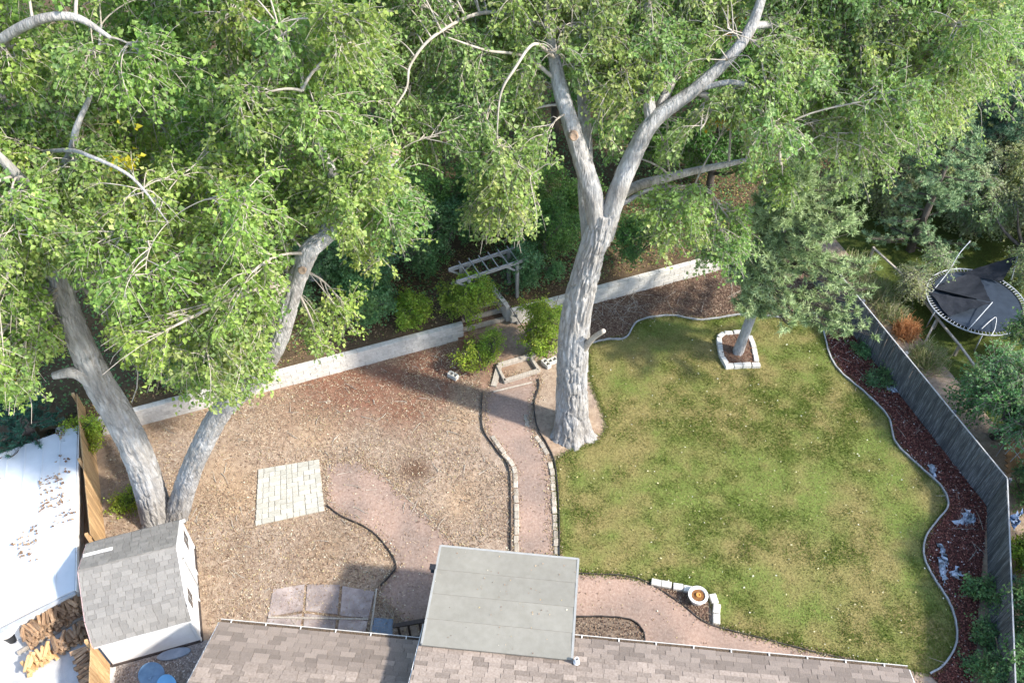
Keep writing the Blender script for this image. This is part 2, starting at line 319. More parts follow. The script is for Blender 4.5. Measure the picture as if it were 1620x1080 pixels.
def sheet(name, poly, z, sp, mat, colf=None, kind='structure', parent=None, zf=None):
    poly = np.asarray(poly, float); n = len(poly); P = []
    for i in range(n):
        a, b = poly[i], poly[(i + 1) % n]; k = max(1, int(np.linalg.norm(b - a) / sp))
        P += [a + (b - a) * j / k for j in range(k)]
    nb = len(P); lo, hi = poly.min(0), poly.max(0)
    gx, gy = np.meshgrid(np.arange(lo[0], hi[0], sp), np.arange(lo[1], hi[1], sp)); q = np.c_[gx.ravel(), gy.ravel()] + R.uniform(-.25, .25, (gx.size, 2)) * sp
    q = q[inpoly(q[:, 0], q[:, 1], poly)]
    V, _, F, *_ = delaunay_2d_cdt([Vector(p) for p in P] + [Vector(p) for p in q], [], [list(range(nb))], 1, 1e-5)
    V = np.array([[v.x, v.y, z] for v in V])
    if zf is not None: V[:, 2] = zf(V)
    F = np.array([f if (V[f[1], 0] - V[f[0], 0]) * (V[f[2], 1] - V[f[0], 1]) - (V[f[1], 1] - V[f[0], 1]) * (V[f[2], 0] - V[f[0], 0]) > 0 else f[::-1] for f in F if len(f) == 3])
    me = npmesh(name, V, F, None if colf is None else colf(V)); o = link(name, me, mat, parent)
    if kind: o['kind'] = kind
    return o

# ------------------------------------------------------------------ ground
def wall_d(V): return (V[:, :2] - W0[:2]) @ WN[:2]
def wall_s(V): return (V[:, :2] - W0[:2]) @ WD[:2]
def blob(V, u, v, r):
    c = G(u, v)[:2]; n = fbm(np.c_[V[:, :2] * .9, np.zeros(len(V))], 7) - .5
    return np.clip(1.3 - (np.linalg.norm(V[:, :2] - c, axis=1) / r + n * .9), 0, 1)
def soil_col(V):
    P = np.c_[V[:, :2], np.zeros(len(V))]; n = fbm(P * .55, 3); m = fbm(P * 1.6, 5); c = np.ones((len(V), 3))
    def mix(w, t):
        w = np.clip(w, 0, 1)[:, None]; c[:] = c * (1 - w) + np.array(t) * w
    mix((n - .45) * 3, (1.12, 1.02, .86))
    d = wall_d(V); s = wall_s(V)
    mix(np.clip(1.5 - np.abs(d - 1.1) / 1.2 + (m - .5) * 2.2, 0, 1) * np.clip((s - 4) / 2.5, 0, 1) * np.clip((14 - s) / 1.5, 0, 1), (.62, .40, .34))
    mix(blob(V, 560, 620, 1.5), (.66, .44, .38)); mix(blob(V, 640, 640, 1.3), (.62, .42, .36))
    mix(blob(V, 655, 745, .55) * 1.0, (.38, .30, .26))
    mix(blob(V, 480, 690, 1.6) * .5, (1.2, 1.12, .98)); mix(blob(V, 330, 760, 1.5) * .6, (1.25, 1.12, .9))
    mix(blob(V, 400, 870, 1.1) * .5, (.85, .86, .86)); mix(blob(V, 520, 860, 1.0) * .6, (.82, .72, .58))
    mix(blob(V, 900, 690, .9) * .8, (1.15, 1.02, .86)); mix(blob(V, 800, 560, .9) * .5, (.8, .68, .58))
    return c * (0.88 + .24 * m)[:, None]
sheet('ground', [(-90, -30), (90, -30), (90, 140), (-90, 140)], -.06, 6.0, MAT['far_soil'])
sheet('soil', [(-15.5, 7), (14, 7), (18, 17), (14, 30), (9, 28.6), (-16.5, 19.0)], 0, .28, MAT['soil'], soil_col)
def lawn_col(V):
    P = np.c_[V[:, :2], np.zeros(len(V))]; n = fbm(P * .7, 21); m = fbm(P * 2.2, 23)
    g = np.clip(.33 + (n - .48) * 2.4 + (m - .5) * 2.2, 0, 1)[:, None]
    return (1 - g) * np.array([1.15, 1.05, .95]) + g * np.array([.72, 1.0, .55])
sheet('lawn', lawn_w, .012, .3, MAT['lawn'], lawn_col)
sheet('gravel_path', path_w, .008, .5, MAT['path'])
sheet('gravel_path', pathS_w, .006, .5, MAT['path'])
sheet('gravel_path', pathW_w, .007, .5, MAT['path'])
sheet('mulch_bed', bed_w, .016, .5, MAT['mulch'])
sheet('wood_chip_bed', back_w, .020, .5, MAT['chips'])
sheet('small_bed', small_w, .014, .4, MAT['soil'], lambda V: np.full((len(V), 3), .62))
sheet('corner_bed', corner_w, .026, .3, MAT['chips'])
sheet('gravel_strip', [(-11.4, 10.72), (-9.0, 11.5), (-7.6, 10.9), (-7.6, 8.2), (-11.0, 8.2)], .010, .5, MAT['gravel'])
def terr_z(V):
    d = np.maximum(-wall_d(V) - .3, 0); P = np.c_[V[:, :2] * .35, np.zeros(len(V))]
    return W_H - .07 + .09 * np.minimum(d, 18) + (fbm(P, 31) - .5) * .35 * np.clip(d / 2, 0, 1)
tw = [wall_pt(-4.0)[:2], wall_pt(12.35)[:2], wall_pt(12.35)[:2] - WN[:2] * 1.7, wall_pt(14.3)[:2] - WN[:2] * 1.7, wall_pt(14.3)[:2], wall_pt(28.6)[:2], (16.5, 40), (30, 75), (-50, 75), (-34, 24)]
tw = [np.array(p) - WN[:2] * .18 if i in (0, 1, 4, 5) else np.array(p) for i, p in enumerate(tw)]
sheet('terrace', tw, 0, .9, MAT['soil'], lambda V: np.array([.36, .33, .26]) * (.6 + .6 * fbm(np.c_[V[:, :2] * .8, np.zeros(len(V))], 41))[:, None], zf=terr_z)
sheet('neighbour_lawn', [FA, (16.5, 39), (30, 60), (60, 60), (60, 4), FC, FB], -.02, 1.0, MAT['lawn'], lambda V: np.array([.40, .55, .30]) * (.7 + .6 * fbm(np.c_[V[:, :2] * .5, np.zeros(len(V))], 43))[:, None])
sheet('concrete_yard', [(-11.6, 8), (-11.25, 10.2), (-12.3, 13.2), (-20, 11), (-20, 8)], .005, .6, MAT['concrete'])

# ------------------------------------------------------------------ retaining wall of stacked blocks
wall = thing('retaining_wall', W0, 'long whitewashed block retaining wall across the back of the yard', 'retaining wall')
bme = MB().box((0, 0, 0), (.456, .2, .196)).mesh('wall_block', .006); bme.materials.append(MAT['block'])
def run(a, b, parent, courses, me, L=.46, h=.2, z0=.0, half=True, out=WN):
    a = np.array(a, float); b = np.array(b, float); d = nrm(b - a); tot = np.linalg.norm(b - a)
    for k in range(courses):
        s = L / 2 if (k % 2 == 0 or not half) else 0
        while s < tot + .05:
            p = a + d * s; j = random.uniform(-.008, .008)
            inst('block', me, frame((p[0] + d[1] * j, p[1] - d[0] * j, z0 + h * (k + .5) + random.uniform(-.003, .003)), np.array([d[0], d[1], 0]) + [0, 0, random.uniform(-.006, .006)], sc=(random.uniform(.985, 1.0), 1, 1)), parent)
            s += L
run(wall_pt(-2.2), wall_pt(12.2), wall, 4, bme); run(wall_pt(14.5), wall_pt(25.9), wall, 4, bme)
core = MB(); core.bar(wall_pt(-2.4) - WN * .14 + [0, 0, .37], wall_pt(12.3) - WN * .14 + [0, 0, .37], .2, .72)
core.bar(wall_pt(14.3) - WN * .14 + [0, 0, .37], wall_pt(26.0) - WN * .14 + [0, 0, .37], .2, .72); core.build('wall_core', MAT['block'], wall)
# the flanking walls of the stair recess
fl = thing('stair_side_wall', wall_pt(14.3), 'low grey block wall flanking the steps under the pergola', 'retaining wall')
cm = MB(); pts = [wall_pt(14.25) - WN * .2, wall_pt(14.0) - WN * 1.9, wall_pt(12.5) - WN * 2.05]
for i in range(2):
    a, b = pts[i], pts[i + 1]; n = int(np.linalg.norm(b - a) / .42) + 1
    for k in range(n):
        p = a + (b - a) * (k + .5) / n
        for c in range(4 if i == 0 else 5): inst('block', bme, frame((p[0], p[1], .10 + c * .2), nrm(b - a), sc=(.92 * np.linalg.norm(b - a) / n / .45, .9, 1)), fl)
# old wall higher up the slope
ow = thing('upper_garden_wall', Y(560, 412, 31), 'weathered low stone wall glimpsed among shrubs higher up the slope', 'garden wall')
a, b = G(436, 446, 1.9), G(700, 376, 1.9); n = 18
for k in range(n):
    p = a + (b - a) * (k + .5) / n
    inst('stone', bme, frame((p[0], p[1], 1.75 + random.uniform(-.03, .03)), nrm(b - a) + [0, 0, random.uniform(-.05, .05)], sc=(np.linalg.norm(b - a) / n / .46, 1.3, 2.2)), ow)

# ------------------------------------------------------------------ fences
def fence(name, pts, h, mat, label, bw=.145, rail_side=1, cap=True):
    t = thing(name, (*pts[0], 0), label, 'fence'); me = MB().box((0, 0, h / 2), (bw * .97, .022, h)).mesh('fence_board', .003); me.materials.append(mat)
    for i in range(len(pts) - 1):
        a = np.array([*pts[i], 0.]); b = np.array([*pts[i + 1], 0.]); d = nrm(b - a); L = np.linalg.norm(b - a); n = int(L / bw); o = np.array([d[1], -d[0], 0]) * rail_side
        for k in range(n):
            p = a + d * L * (k + .5) / n + o * random.uniform(-.006, .006)
            inst('board', me, frame(p + [0, 0, random.uniform(-.015, .012)], d + [0, 0, random.uniform(-.008, .008)], sc=(1, 1, random.uniform(.985, 1.01))), t)
        for z in (.3, h * .5, h - .18): MB().bar(a + o * .045 + [0, 0, z], b + o * .045 + [0, 0, z], .04, .09).build('rail', mat, t)
        if cap: MB().bar(a + o * .02 + [0, 0, h + .02], b + o * .02 + [0, 0, h + .02], .035, .03).build('cap_rail', MAT['fence_cap'], t)
        m = max(2, int(L / 2.4) + 1)
        for k in range(m if i == len(pts) - 2 else m - 1):
            p = a + d * L * k / (m - 1) + o * .105; MB().box(p + [0, 0, h / 2 + .02], (.09, .09, h + .06), d).build('post', mat, t)
    return t
fence('board_fence', [FA, FB, FC], 1.6, MAT['fence_grey'], 'tall weathered grey board fence along the red mulch bed', rail_side=-1)
LF = [(-15.0, 19.6), (-12.72, 14.1)]; LF2 = [(-11.62, 10.75), (-10.9, 8.3)]
fence('cedar_fence', LF, 1.6, MAT['fence_tan'], 'honey brown cedar fence between the white roof and the twin trunk tree', rail_side=1, cap=False)
fence('cedar_fence', LF2, 1.6, MAT['fence_tan'], 'short cedar fence below the shed, beside the stacked firewood', rail_side=1, cap=False)

# ------------------------------------------------------------------ edging, borders, steps
def ribbon(name, P, w, h, mat, label, cat='edging'):
    P = np.asarray(P, float); n = len(P); T = nrm(np.gradient(P, axis=0)); N = np.c_[-T[:, 1], T[:, 0]] * w / 2
    z = h + .012 * np.sin(np.arange(n) * 1.7)
    V = np.vstack([np.c_[P + N, np.zeros(n) - .02], np.c_[P + N, z], np.c_[P - N, z], np.c_[P - N, np.zeros(n) - .02]])
    i = np.arange(n - 1); F = np.concatenate([np.stack([k * n + i, k * n + i + 1, (k + 1) * n + i + 1, (k + 1) * n + i], 1) for k in range(3)])
    o = link(name, npmesh(name, V, F), mat); return tag(o, label, cat)
ribbon('lawn_edging', crom(Gp(bed_edge), 8), .05, .09, MAT['edging'], 'wavy grey edging strip between lawn and red mulch bed')
ribbon('lawn_edging', crom(Gp(back_edge), 8), .05, .09, MAT['edging'], 'pale edging strip along the back of the lawn before the wood chips')
ribbon('path_edging', crom(Gp([(517, 800), (540, 817), (575, 833), (597, 849), (618, 875), (627, 896), (618, 910), (602, 927)]), 6), .03, .09, MAT['dark_edging'], 'curved black edging strip beside the pink path above the flagstones')
ribbon('path_edging', crom(Gp([(596, 741), (625, 771), (680, 821), (722, 864)]), 6), .02, .02, MAT['timber'], 'straight thin edging strip on the right of the slanting pink path')
ribbon('path_edging', crom(Gp([(763, 622), (762, 650), (765, 682), (786, 713), (805, 742), (808, 800), (808, 872)]), 6), .03, .09, MAT['dark_edging'], 'thin black edging strip left of the winding path')
ribbon('path_edging', crom(Gp([(852, 600), (852, 615), (845, 640), (850, 676), (866, 705), (878, 735), (884, 800), (885, 880)]), 6), .03, .09, MAT['dark_edging'], 'thin black edging strip between the winding path and the big trunk')
ribbon('path_edging', crom(Gp([(905, 976), (960, 976), (998, 981), (1015, 995), (1020, 1012), (1018, 1035)]), 6), .03, .09, MAT['dark_edging'], 'black edging strip round the small bed by the patio cover')
ribbon('path_edging', crom(Gp([(910, 907), (990, 911), (1033, 926), (1080, 957), (1121, 987), (1200, 1008), (1300, 1034), (1440, 1063)]), 6), .03, .05, MAT['dark_edging'], 'thin dark edging strip between lawn and the path along the house')
bd = MB().box((0, 0, .05), (.29, .16, .1)).mesh('path_block', .02); bd.materials.append(MAT['dirty_block'])
bk = MB().box((0, 0, .05), (.29, .16, .1)).mesh('border_block', .012); bk.materials.append(MAT['block_pale'])
def border(name, P, label, L=.3, h=1.0, gaps=0.0, wid=1.0, cat='stone border', me=None):
    P = np.asarray(P, float); t = thing(name, (*P[0], 0), label, cat); s = np.r_[0, np.cumsum(np.linalg.norm(np.diff(P, axis=0), axis=1))]; x = L / 2
    while x < s[-1]:
        p = np.array([np.interp(x, s, P[:, 0]), np.interp(x, s, P[:, 1])]); q = np.array([np.interp(min(x + .05, s[-1]), s, P[:, 0]), np.interp(min(x + .05, s[-1]), s, P[:, 1])])
        if random.random() >= gaps and np.linalg.norm(q - p) > 1e-6:
            d = nrm(np.array([*(q - p), 0.])); inst('block', me or bk, frame((p[0] + random.uniform(-.015, .015), p[1] + random.uniform(-.015, .015), random.uniform(-.03, .004)), d + np.array([-d[1], d[0], 0]) * random.uniform(-.08, .08) + [0, 0, random.uniform(-.03, .03)], sc=(L / .31, wid, h)), t)
        x += L
    return t
border('block_border', crom(Gp([(778, 690), (796, 716), (813, 742), (817, 800), (817, 874)]), 5), 'pale block border along the left side of the winding path', gaps=.06, h=.7, me=bd)
border('block_border', crom(Gp([(848, 690), (862, 712), (872, 742), (877, 800), (880, 878)]), 5), 'pale block border along the lawn side of the winding path', gaps=.1, h=.7, me=bd)
border('block_border', crom(Gp([(832, 655), (836, 680)]), 5), 'few sunken blocks edging the path left of the big trunk', h=.6, me=bd)
cb = border('planter_wall', Gp([(1029, 922), (1121, 940)]), 'white block edging above the round white pot', h=1.6, wid=1.35, L=.33)
border('planter_wall', Gp([(1125, 941), (1133, 960), (1131, 988)]), 'short white block edging right of the round white pot', h=1.6, wid=1.35, L=.33)
ring = np.array([(1136, 537), (1144, 531), (1168, 529), (1184, 533), (1191, 551), (1196, 580), (1150, 582), (1141, 566), (1136, 537)])
border('tree_ring', Gp(ring), 'ring of pale stone blocks around the foot of the pine', L=.34, h=1.9, wid=1.2)
tr2 = sheet('planter_soil', Gp(ring[:-1]), .12, .3, MAT['chips'])
# timber steps in front of the gap in the wall
ts = thing('timber_steps', G(818, 585), 'grey timber box steps leading up to the gap in the wall', 'steps')
for (a, b, w) in [((788, 581), (846, 564), .16), ((797, 606), (852, 589), .13), ((787, 582), (799, 607), .10), ((838, 566), (853, 590), .12), ((780, 622), (842, 607), .05)]:
    MB().bar(G(*a) + [0, 0, .09], G(*b) + [0, 0, .09], w, .18 if w > .08 else .06).build('timber', MAT['timber'], ts, .01)
for k in range(5):
    a = wall_pt(12.35) - WN * (.3 + k * .35) + [0, 0, .1 + k * .16]; b = wall_pt(14.1) - WN * (.3 + k * .35) + [0, 0, .1 + k * .16]
    MB().bar(a, b, .14, .16).build('riser', MAT['timber'], ts, .01)
    MB().bar(a - WN * .18 + [0, 0, .02], b - WN * .18 + [0, 0, .02], .24, .05).build('tread', MAT['chips'], ts)
pl = MB(); pl.bar(G(781, 612) + [0, 0, .05], G(790, 580) + [0, 0, .09], .22, .05).build('loose_plank', MAT['timber'], None, .006)
tag(bpy.data.objects['loose_plank'], 'wide pale plank lying left of the timber steps', 'plank')
def cinder(u, v, rz, label, tilt=0.0):
    t = thing('cinder_block', G(u, v), label, 'cinder block'); c, s_ = math.cos(rz), math.sin(rz); ex = np.array([c, s_, 0]); ey = np.array([-s_, c, 0]); o = G(u, v)
    for sgn in (-1, 1): MB().box(o + ey * .085 * sgn + [0, 0, .1], (.4, .035, .2), ex).build('face_shell', MAT['block_pale'], t, .006)
    for x in (-.18, 0, .18): MB().box(o + ex * x + [0, 0, .1], (.035, .133, .197), ex).build('web', MAT['block_pale'], t)
cinder(717, 597, -.6, 'single pale cinder block lying on the red soil'); cinder(873, 574, .5, 'pale broken cinder block beside the big trunk'); cinder(864, 578, -.9, 'cinder block fragment lying against another left of the trunk')

# ------------------------------------------------------------------ paved patches
pp = thing('paver_patio', G(455, 780), 'square patch of sandy coloured pavers in the dry yard', 'patio')
pv = MB().box((0, 0, 0), (1, 1, 1)).mesh('paver', 0); pv = MB().box((0, 0, 0), (.2, .2, .06)).mesh('paver', .006); pv.materials.append(MAT['paver'])
A, B, C_, D = [G(*p)[:2] for p in ((409, 743), (505, 727), (514, 808), (404, 832))]
n = 11
for i in range(n):
    j = 0
    while j < n:
        wd = 2 if (random.random() < .35 and j < n - 1) else 1
        s = (j + wd / 2) / n; t = (i + .5) / n
        if not (i in (0, n - 1) and random.random() < .0):
            p = (A * (1 - s) + B * s) * (1 - t) + (D * (1 - s) + C_ * s) * t; ex = (B - A) * (1 - t) + (C_ - D) * t; ey = (A - D) * (1 - s) + (B - C_) * s
            inst('paver', pv, frame((*p, .02 + random.uniform(-.004, .006)), (*ex, random.uniform(-.02, .02)), sc=(np.linalg.norm(ex) / n * wd * .95 / .2, np.linalg.norm(ey) / n * .95 / .2, 1)), pp)
        j += wd
fs = thing('flagstone_patio', G(500, 960), 'pinkish grey concrete slab patio above the low roof', 'patio')
for k, q in enumerate([[(432, 932), (482, 924), (479, 966), (424, 975)], [(486, 924), (538, 925), (534, 972), (483, 966)], [(542, 927), (593, 936), (583, 978), (538, 974)],
                       [(423, 979), (478, 970), (474, 1010), (418, 1010)], [(482, 970), (532, 976), (528, 1014), (478, 1012)], [(537, 978), (582, 982), (574, 1020), (531, 1018)]]):
    MB().prism(Gp(q), -.03, .03 + .004 * (k % 3)).build('slab', MAT['slab'], fs, .01)
q = [(592, 977), (622, 979), (620, 1024), (583, 1020)]
tag(MB().prism(Gp(q), -.03, .035).build('landing_slab', MAT['shade_tinted_slab'], None, .01), 'concrete landing slab, coloured blue grey for shade, at the foot of the dark stairs', 'slab')
for k, (a, b) in enumerate([((596, 932), (584, 1020)), ((425, 977), (583, 980))]):
    tag(MB().bar(G(*a) + [0, 0, .03], G(*b) + [0, 0, .03], .05, .07).build('timber_strip', MAT['timber']), ['thin timber strip right of the concrete slabs', 'thin timber strip running between the rows of concrete slabs'][k], 'timber')

# ------------------------------------------------------------------ shed
sb, sa = G(319, 1013), G(180, 1052); se = nrm(sb - sa); sn = np.array([-se[1], se[0], 0]); SW = np.linalg.norm(sb - sa)
def S(x, l, z): return sa + se * x + sn * l + np.array([0, 0, z])
shed = thing('garden_shed', S(SW / 2, 1.6, 0), 'small white garden shed with grey shingled barn roof', 'shed')
prof = [(-.10, 1.50), (.36, 2.12), (1.6, 2.72), (2.84, 2.12), (3.30, 1.50)]
def wall_poly(x, name):
    P = [(0, 0), (0, 1.55), (.36, 2.03), (1.6, 2.63), (2.84, 2.03), (3.2, 1.55), (3.2, 0)]; m = MB()
    V = [S(x - .04, l, z) for l, z in P] + [S(x + .04, l, z) for l, z in P]; k = len(P); r = range(k)
    m.add(V, [tuple(r), tuple(k + i for i in reversed(r))] + [(i, k + i, k + (i + 1) % k, (i + 1) % k) for i in r]); m.build(name, MAT['white_wall'], shed)
wall_poly(.04, 'gable_wall'); wall_poly(SW - .04, 'gable_wall')
for l in (.04, 3.16): MB().box(S(SW / 2, l, .77), (SW - .17, .08, 1.54), se).build('side_wall', MAT['white_wall'], shed)
for l in (0, 3.2): MB().box(S(SW + .012, l, .78), (.03, .10, 1.5), se).build('corner_trim', MAT['trim'], shed)
MB().box(S(SW / 2, 1.6, .03), (SW + .1, 3.3, .1), se).build('sill_beam', MAT['stain'], shed)
dr = MB().box(S(SW + .012, 1.75, .9), (.04, .95, 1.72), se).build('door', MAT['white_wall'], shed)
for l, z, a, b in ((1.75, 1.77, .95, .06), (1.28, .9, .06, 1.72), (2.22, .9, .06, 1.72), (1.75, .95, .05, 1.7)): MB().box(S(SW + .045, l, z), (.03, a, b), se).build('trim', MAT['edging'] if a < .055 else MAT['trim'], dr)
for l, z in ((.75, 1.25), (2.75, 1.25)):
    wn = MB().box(S(SW + .016, l, z), (.04, .52, .62), se).build('window', MAT['trim'], shed)
    for dl in (-.12, .12):
        for dz in (-.14, .14): MB().box(S(SW + .036, l + dl, z + dz), (.016, .2, .24), se).build('pane', MAT['glass'], wn)
def slope(parent, P00, P10, P01, mat_s, tabw, expo, limit, name='shingle', thick=.014, seed=1, skip=0, rows=None, under=True, joined='shingles'):
    """shingle courses on the plane P00 (eave, left) -> P10 (eave, right), P01 (up the slope)"""
    rn = random.Random(seed); P00, P10, P01 = map(np.array, (P00, P10, P01)); ex = nrm(P10 - P00); W_ = np.linalg.norm(P10 - P00); ey = nrm(P01 - P00); L_ = np.linalg.norm(P01 - P00); ez = np.cross(ex, ey)
    if under: MB().box(P00 + ex * W_ / 2 + ey * L_ / 2 - ez * .03, (W_, L_, .05), ex, ey, ez).build('roof_deck', MAT['underlay'], parent)
    me = MB().box((0, 0, 0), (1, 1, 1)).mesh('shingle'); me.materials.append(mat_s); V = []; F = []; cols = []; cnt = 0
    nr = int(math.ceil(L_ / expo)) if rows is None else rows; cube = np.array([(x, y, z) for z in (-.5, .5) for x, y in ((-.5, -.5), (.5, -.5), (.5, .5), (-.5, .5))])
    ff = np.array([(3, 2, 1, 0), (4, 5, 6, 7), (0, 1, 5, 4), (1, 2, 6, 5), (2, 3, 7, 6), (3, 0, 4, 7)])
    for r in range(nr):
        y0 = r * expo - .015; y1 = min(y0 + expo * 1.18, L_); x = -tabw * rn.random() * .9
        while x < W_ - .02:
            w = tabw * rn.uniform(.72, 1.25); a = max(x, 0); b = min(x + w, W_); x += w
            if b - a < .03 or y1 - y0 < .04: continue
            th = thick * rn.choice((1, 1, 1.7)); tl = nrm(ey - ez * .085); nz = np.cross(ex, tl)
            m = frame(P00 + ex * (a + b) / 2 + ey * ((y0 + y1) / 2 + rn.uniform(-.006, .006)) + ez * (.016 + th / 2), ex, tl, nz, sc=(b - a - .008, y1 - y0, th))
            if cnt < limit: inst(name, me, m, parent); cnt += 1
            else:
                M4 = np.array(m); cols.append(rn.uniform(.74, 1.26)); V.append(cube @ M4[:3, :3].T + M4[:3, 3]); F.append(ff + 8 * len(F))
    if V: o = link(joined, npmesh(joined, np.vstack(V), np.vstack(F), np.repeat(np.array(cols), 8)[:, None] * np.ones(3)), MAT['shingle_field'], parent); o['kind'] = 'stuff'
rf = MB().box(S(SW / 2, 1.6, 2.70), (SW + .16, .16, .03), se).build('roof', MAT['shed_shingle'], shed)
x0, x1 = -.08, SW + .08
slope(rf, S(x0, *prof[0]), S(x1, *prof[0]), S(x0, *prof[1]), MAT['shed_shingle'], .24, .135, 400, seed=1)
slope(rf, S(x0, *prof[1]), S(x1, *prof[1]), S(x0, *prof[2]), MAT['shed_shingle'], .24, .135, 400, seed=2)
slope(rf, S(x1, *prof[3]), S(x0, *prof[3]), S(x1, *prof[2]), MAT['shed_shingle'], .24, .135, 400, seed=3)
slope(rf, S(x1, *prof[4]), S(x0, *prof[4]), S(x1, *prof[3]), MAT['shed_shingle'], .24, .2, 60, seed=4)
for x in (x0 - .012, x1 + .012):
    for i in range(4): MB().bar(S(x, *prof[i]) + [0, 0, -.03], S(x, *prof[i + 1]) + [0, 0, -.03], .022, .10).build('barge_board', MAT['pink_trim'] if x < 0 else MAT['trim'], shed)
MB().bar(S(x0, -.11, 1.44), S(x1, -.11, 1.44), .02, .10).build('fascia', MAT['trim'], shed)
tag(MB().bar(S(-.05, 2.25, 2.455), S(.75, 2.25, 2.455), .10, .04).build('white_board', MAT['trim']), 'short white board lying on the far slope of the shed roof', 'board')
em = MB(); c0 = S(SW - .27, -.012, 1.28)
for r0, r1 in ((.075, .088), (.045, .055)): em.lathe(c0, [(r0, 0), (r0, .012), (r1, .012), (r1, 0)], 20, -sn)
em.lathe(c0, [(.022, 0), (.022, .014), (.0, .018)], 10, -sn)
em.build('wall_ornament', MAT['steel'], shed)

# ------------------------------------------------------------------ house: two shingled roof wings, patio cover, deck and stairs
e1 = nrm(G(667, 1015, 2.6) - G(347, 985, 2.6)); m1 = np.array([e1[1], -e1[0], 0])          # along the eave; in towards the ridge
PL = .36
L0 = G(347, 985, 2.6); LW = 6.2
house = thing('house', (1, 6, 0), 'house with brown shingle roof running along the bottom of the picture', 'house')
r1 = MB().bar(L0 + m1 * 4.2 + [0, 0, 4.2 * PL + .02], L0 + e1 * LW + m1 * 4.2 + [0, 0, 4.2 * PL + .02], .2, .04).build('roof', MAT['shingle'], house); r1['label'] = 'lower left roof wing, partly in blue shade'
up = lambda d: m1 * d + np.array([0, 0, PL * d])
slope(r1, L0 + e1 * LW, L0, L0 + e1 * LW + up(4.2), MAT['shingle'], .36, .155, 150, seed=5)
R0 = G(907, 1010, 3.25); R1 = G(1438, 1060, 3.25); e2 = nrm(R1 - R0); m2 = np.array([e2[1], -e2[0], 0]); up2 = lambda d: m2 * d + np.array([0, 0, PL * d])
q = G(648, 1080, 3.85); wl = (q - R0) @ e2; RL = R0 + e2 * wl; RW = np.linalg.norm(R1 - RL)
r2 = MB().bar(RL + up2(4.4) + [0, 0, .02], R1 + up2(4.4) + [0, 0, .02], .2, .04).build('roof', MAT['shingle'], house); r2['label'] = 'higher right roof wing below the lawn'
slope(r2, R1, RL, R1 + up2(4.4), MAT['shingle'], .36, .155, 150, seed=6)
for (a, ex, W_, mm, z, nm) in ((L0, e1, LW, m1, 2.5, 0), (RL, e2, RW, m2, 3.12, 1)):
    c = a + ex * W_ / 2 + mm * 4.3; MB().box((c[0], c[1], z / 2), (W_ - .7, 7.6, z - .01 * nm), ex).build('wall', MAT['white_wall'], house)
    P = [a + mm * 4.2 + [0, 0, 4.2 * PL], a + ex * W_ + mm * 4.2 + [0, 0, 4.2 * PL], a + ex * W_ + mm * 8.6, a + mm * 8.6]
    MB().add([p - [0, 0, .03] for p in P] + [p - [0, 0, .08] for p in P], [(0, 1, 2, 3), (7, 6, 5, 4), (0, 4, 5, 1), (1, 5, 6, 2), (2, 6, 7, 3), (3, 7, 4, 0)]).build('back_slope', MAT['shingle'], house)
    for s_ in (0, 1):
        b = a + ex * (W_ * s_ + (.015 if s_ else -.015)); MB().bar(b + [0, 0, -.06], b + mm * 4.2 + [0, 0, 4.2 * PL - .06], .02, .14).build('barge_board', MAT['trim'], house)
    # gutter with brackets, filled with leaf debris
    g = MB(); ga = a - mm * .075 + [0, 0, -.055]; gb = ga + ex * W_
    g.bar(ga - mm * .055, gb - mm * .055, .012, .09); g.bar(ga + mm * .05, gb + mm * .05, .012, .09); g.bar(ga + [0, 0, -.05], gb + [0, 0, -.05], .11, .012)
    gu = g.build('gutter', MAT['gutter'], house)
    MB().bar(ga + [0, 0, -.012], gb + [0, 0, -.012], .092, .05).build('leaf_debris', MAT['debris'], gu)
    k = .3
    while k < W_: MB().box(ga + ex * k + [0, 0, .045], (.03, .125, .012), ex).build('bracket', MAT['gutter'], gu); k += .95
MB().bar(RL + [0, 0, -.4] + m2 * .2, RL + m2 * 4.2 + [0, 0, -.2], .04, .9).build('wall_return', MAT['white_wall'], house)
vp = MB(); p = G(912, 1046, 3.65); vp.lathe(p + [0, 0, -.05], [(.055, 0), (.055, .22), (.045, .22), (.045, .02)], 14); vp.lathe(p + [0, 0, -.03], [(.085, .0), (.058, .05)], 12)
vp.build('vent_pipe', MAT['pot_white'], house, smooth=True)
cf0, cf1, cb1, cb0 = G(697, 863, 3.05), G(915, 884, 3.05), G(905, 1042, 3.62), G(667, 1018, 3.62)
cov = thing('patio_cover', ((cf0 + cb1) / 2) * [1, 1, 0], 'flat grey patio cover jutting out from the house roof', 'patio cover')
n = 4
for i in range(n):
    a0, a1 = i / n, (i + 1) / n; lift = .004 * (n - i)
    P = [cf0 + (cb0 - cf0) * a0, cf1 + (cb1 - cf1) * a0, cf1 + (cb1 - cf1) * (a1 + .01), cf0 + (cb0 - cf0) * (a1 + .01)]
    MB().hexa([p + [0, 0, -.04] for p in P] + [P[0] + [0, 0, .006], P[1] + [0, 0, .006], P[2] + [0, 0, .018], P[3] + [0, 0, .018]]).build('roofing_strip', MAT['cover'], cov)
for a, b in ((cf0, cf1), (cf1, cb1), (cb0, cf0)): MB().bar(a + [0, 0, -.055], b + [0, 0, -.055], .06, .15).build('edge_trim', MAT['cover_edge'], cov)
for t in (.02, .5, .98): MB().bar(cf0 + (cf1 - cf0) * t + m1 * .25 + [0, 0, -.18], cb0 + (cb1 - cb0) * t + [0, 0, -.22], .05, .14).build('rafter', MAT['stain'], cov)
for a in (cf0 + e1 * .2 + m1 * .3, cf1 - e1 * .2 + m1 * .3, (cf0 + cf1) / 2 + m1 * .3): MB().box((a[0], a[1], 1.42), (.14, .14, 2.84), e1).build('post', MAT['stain'], cov)
DZ = .95
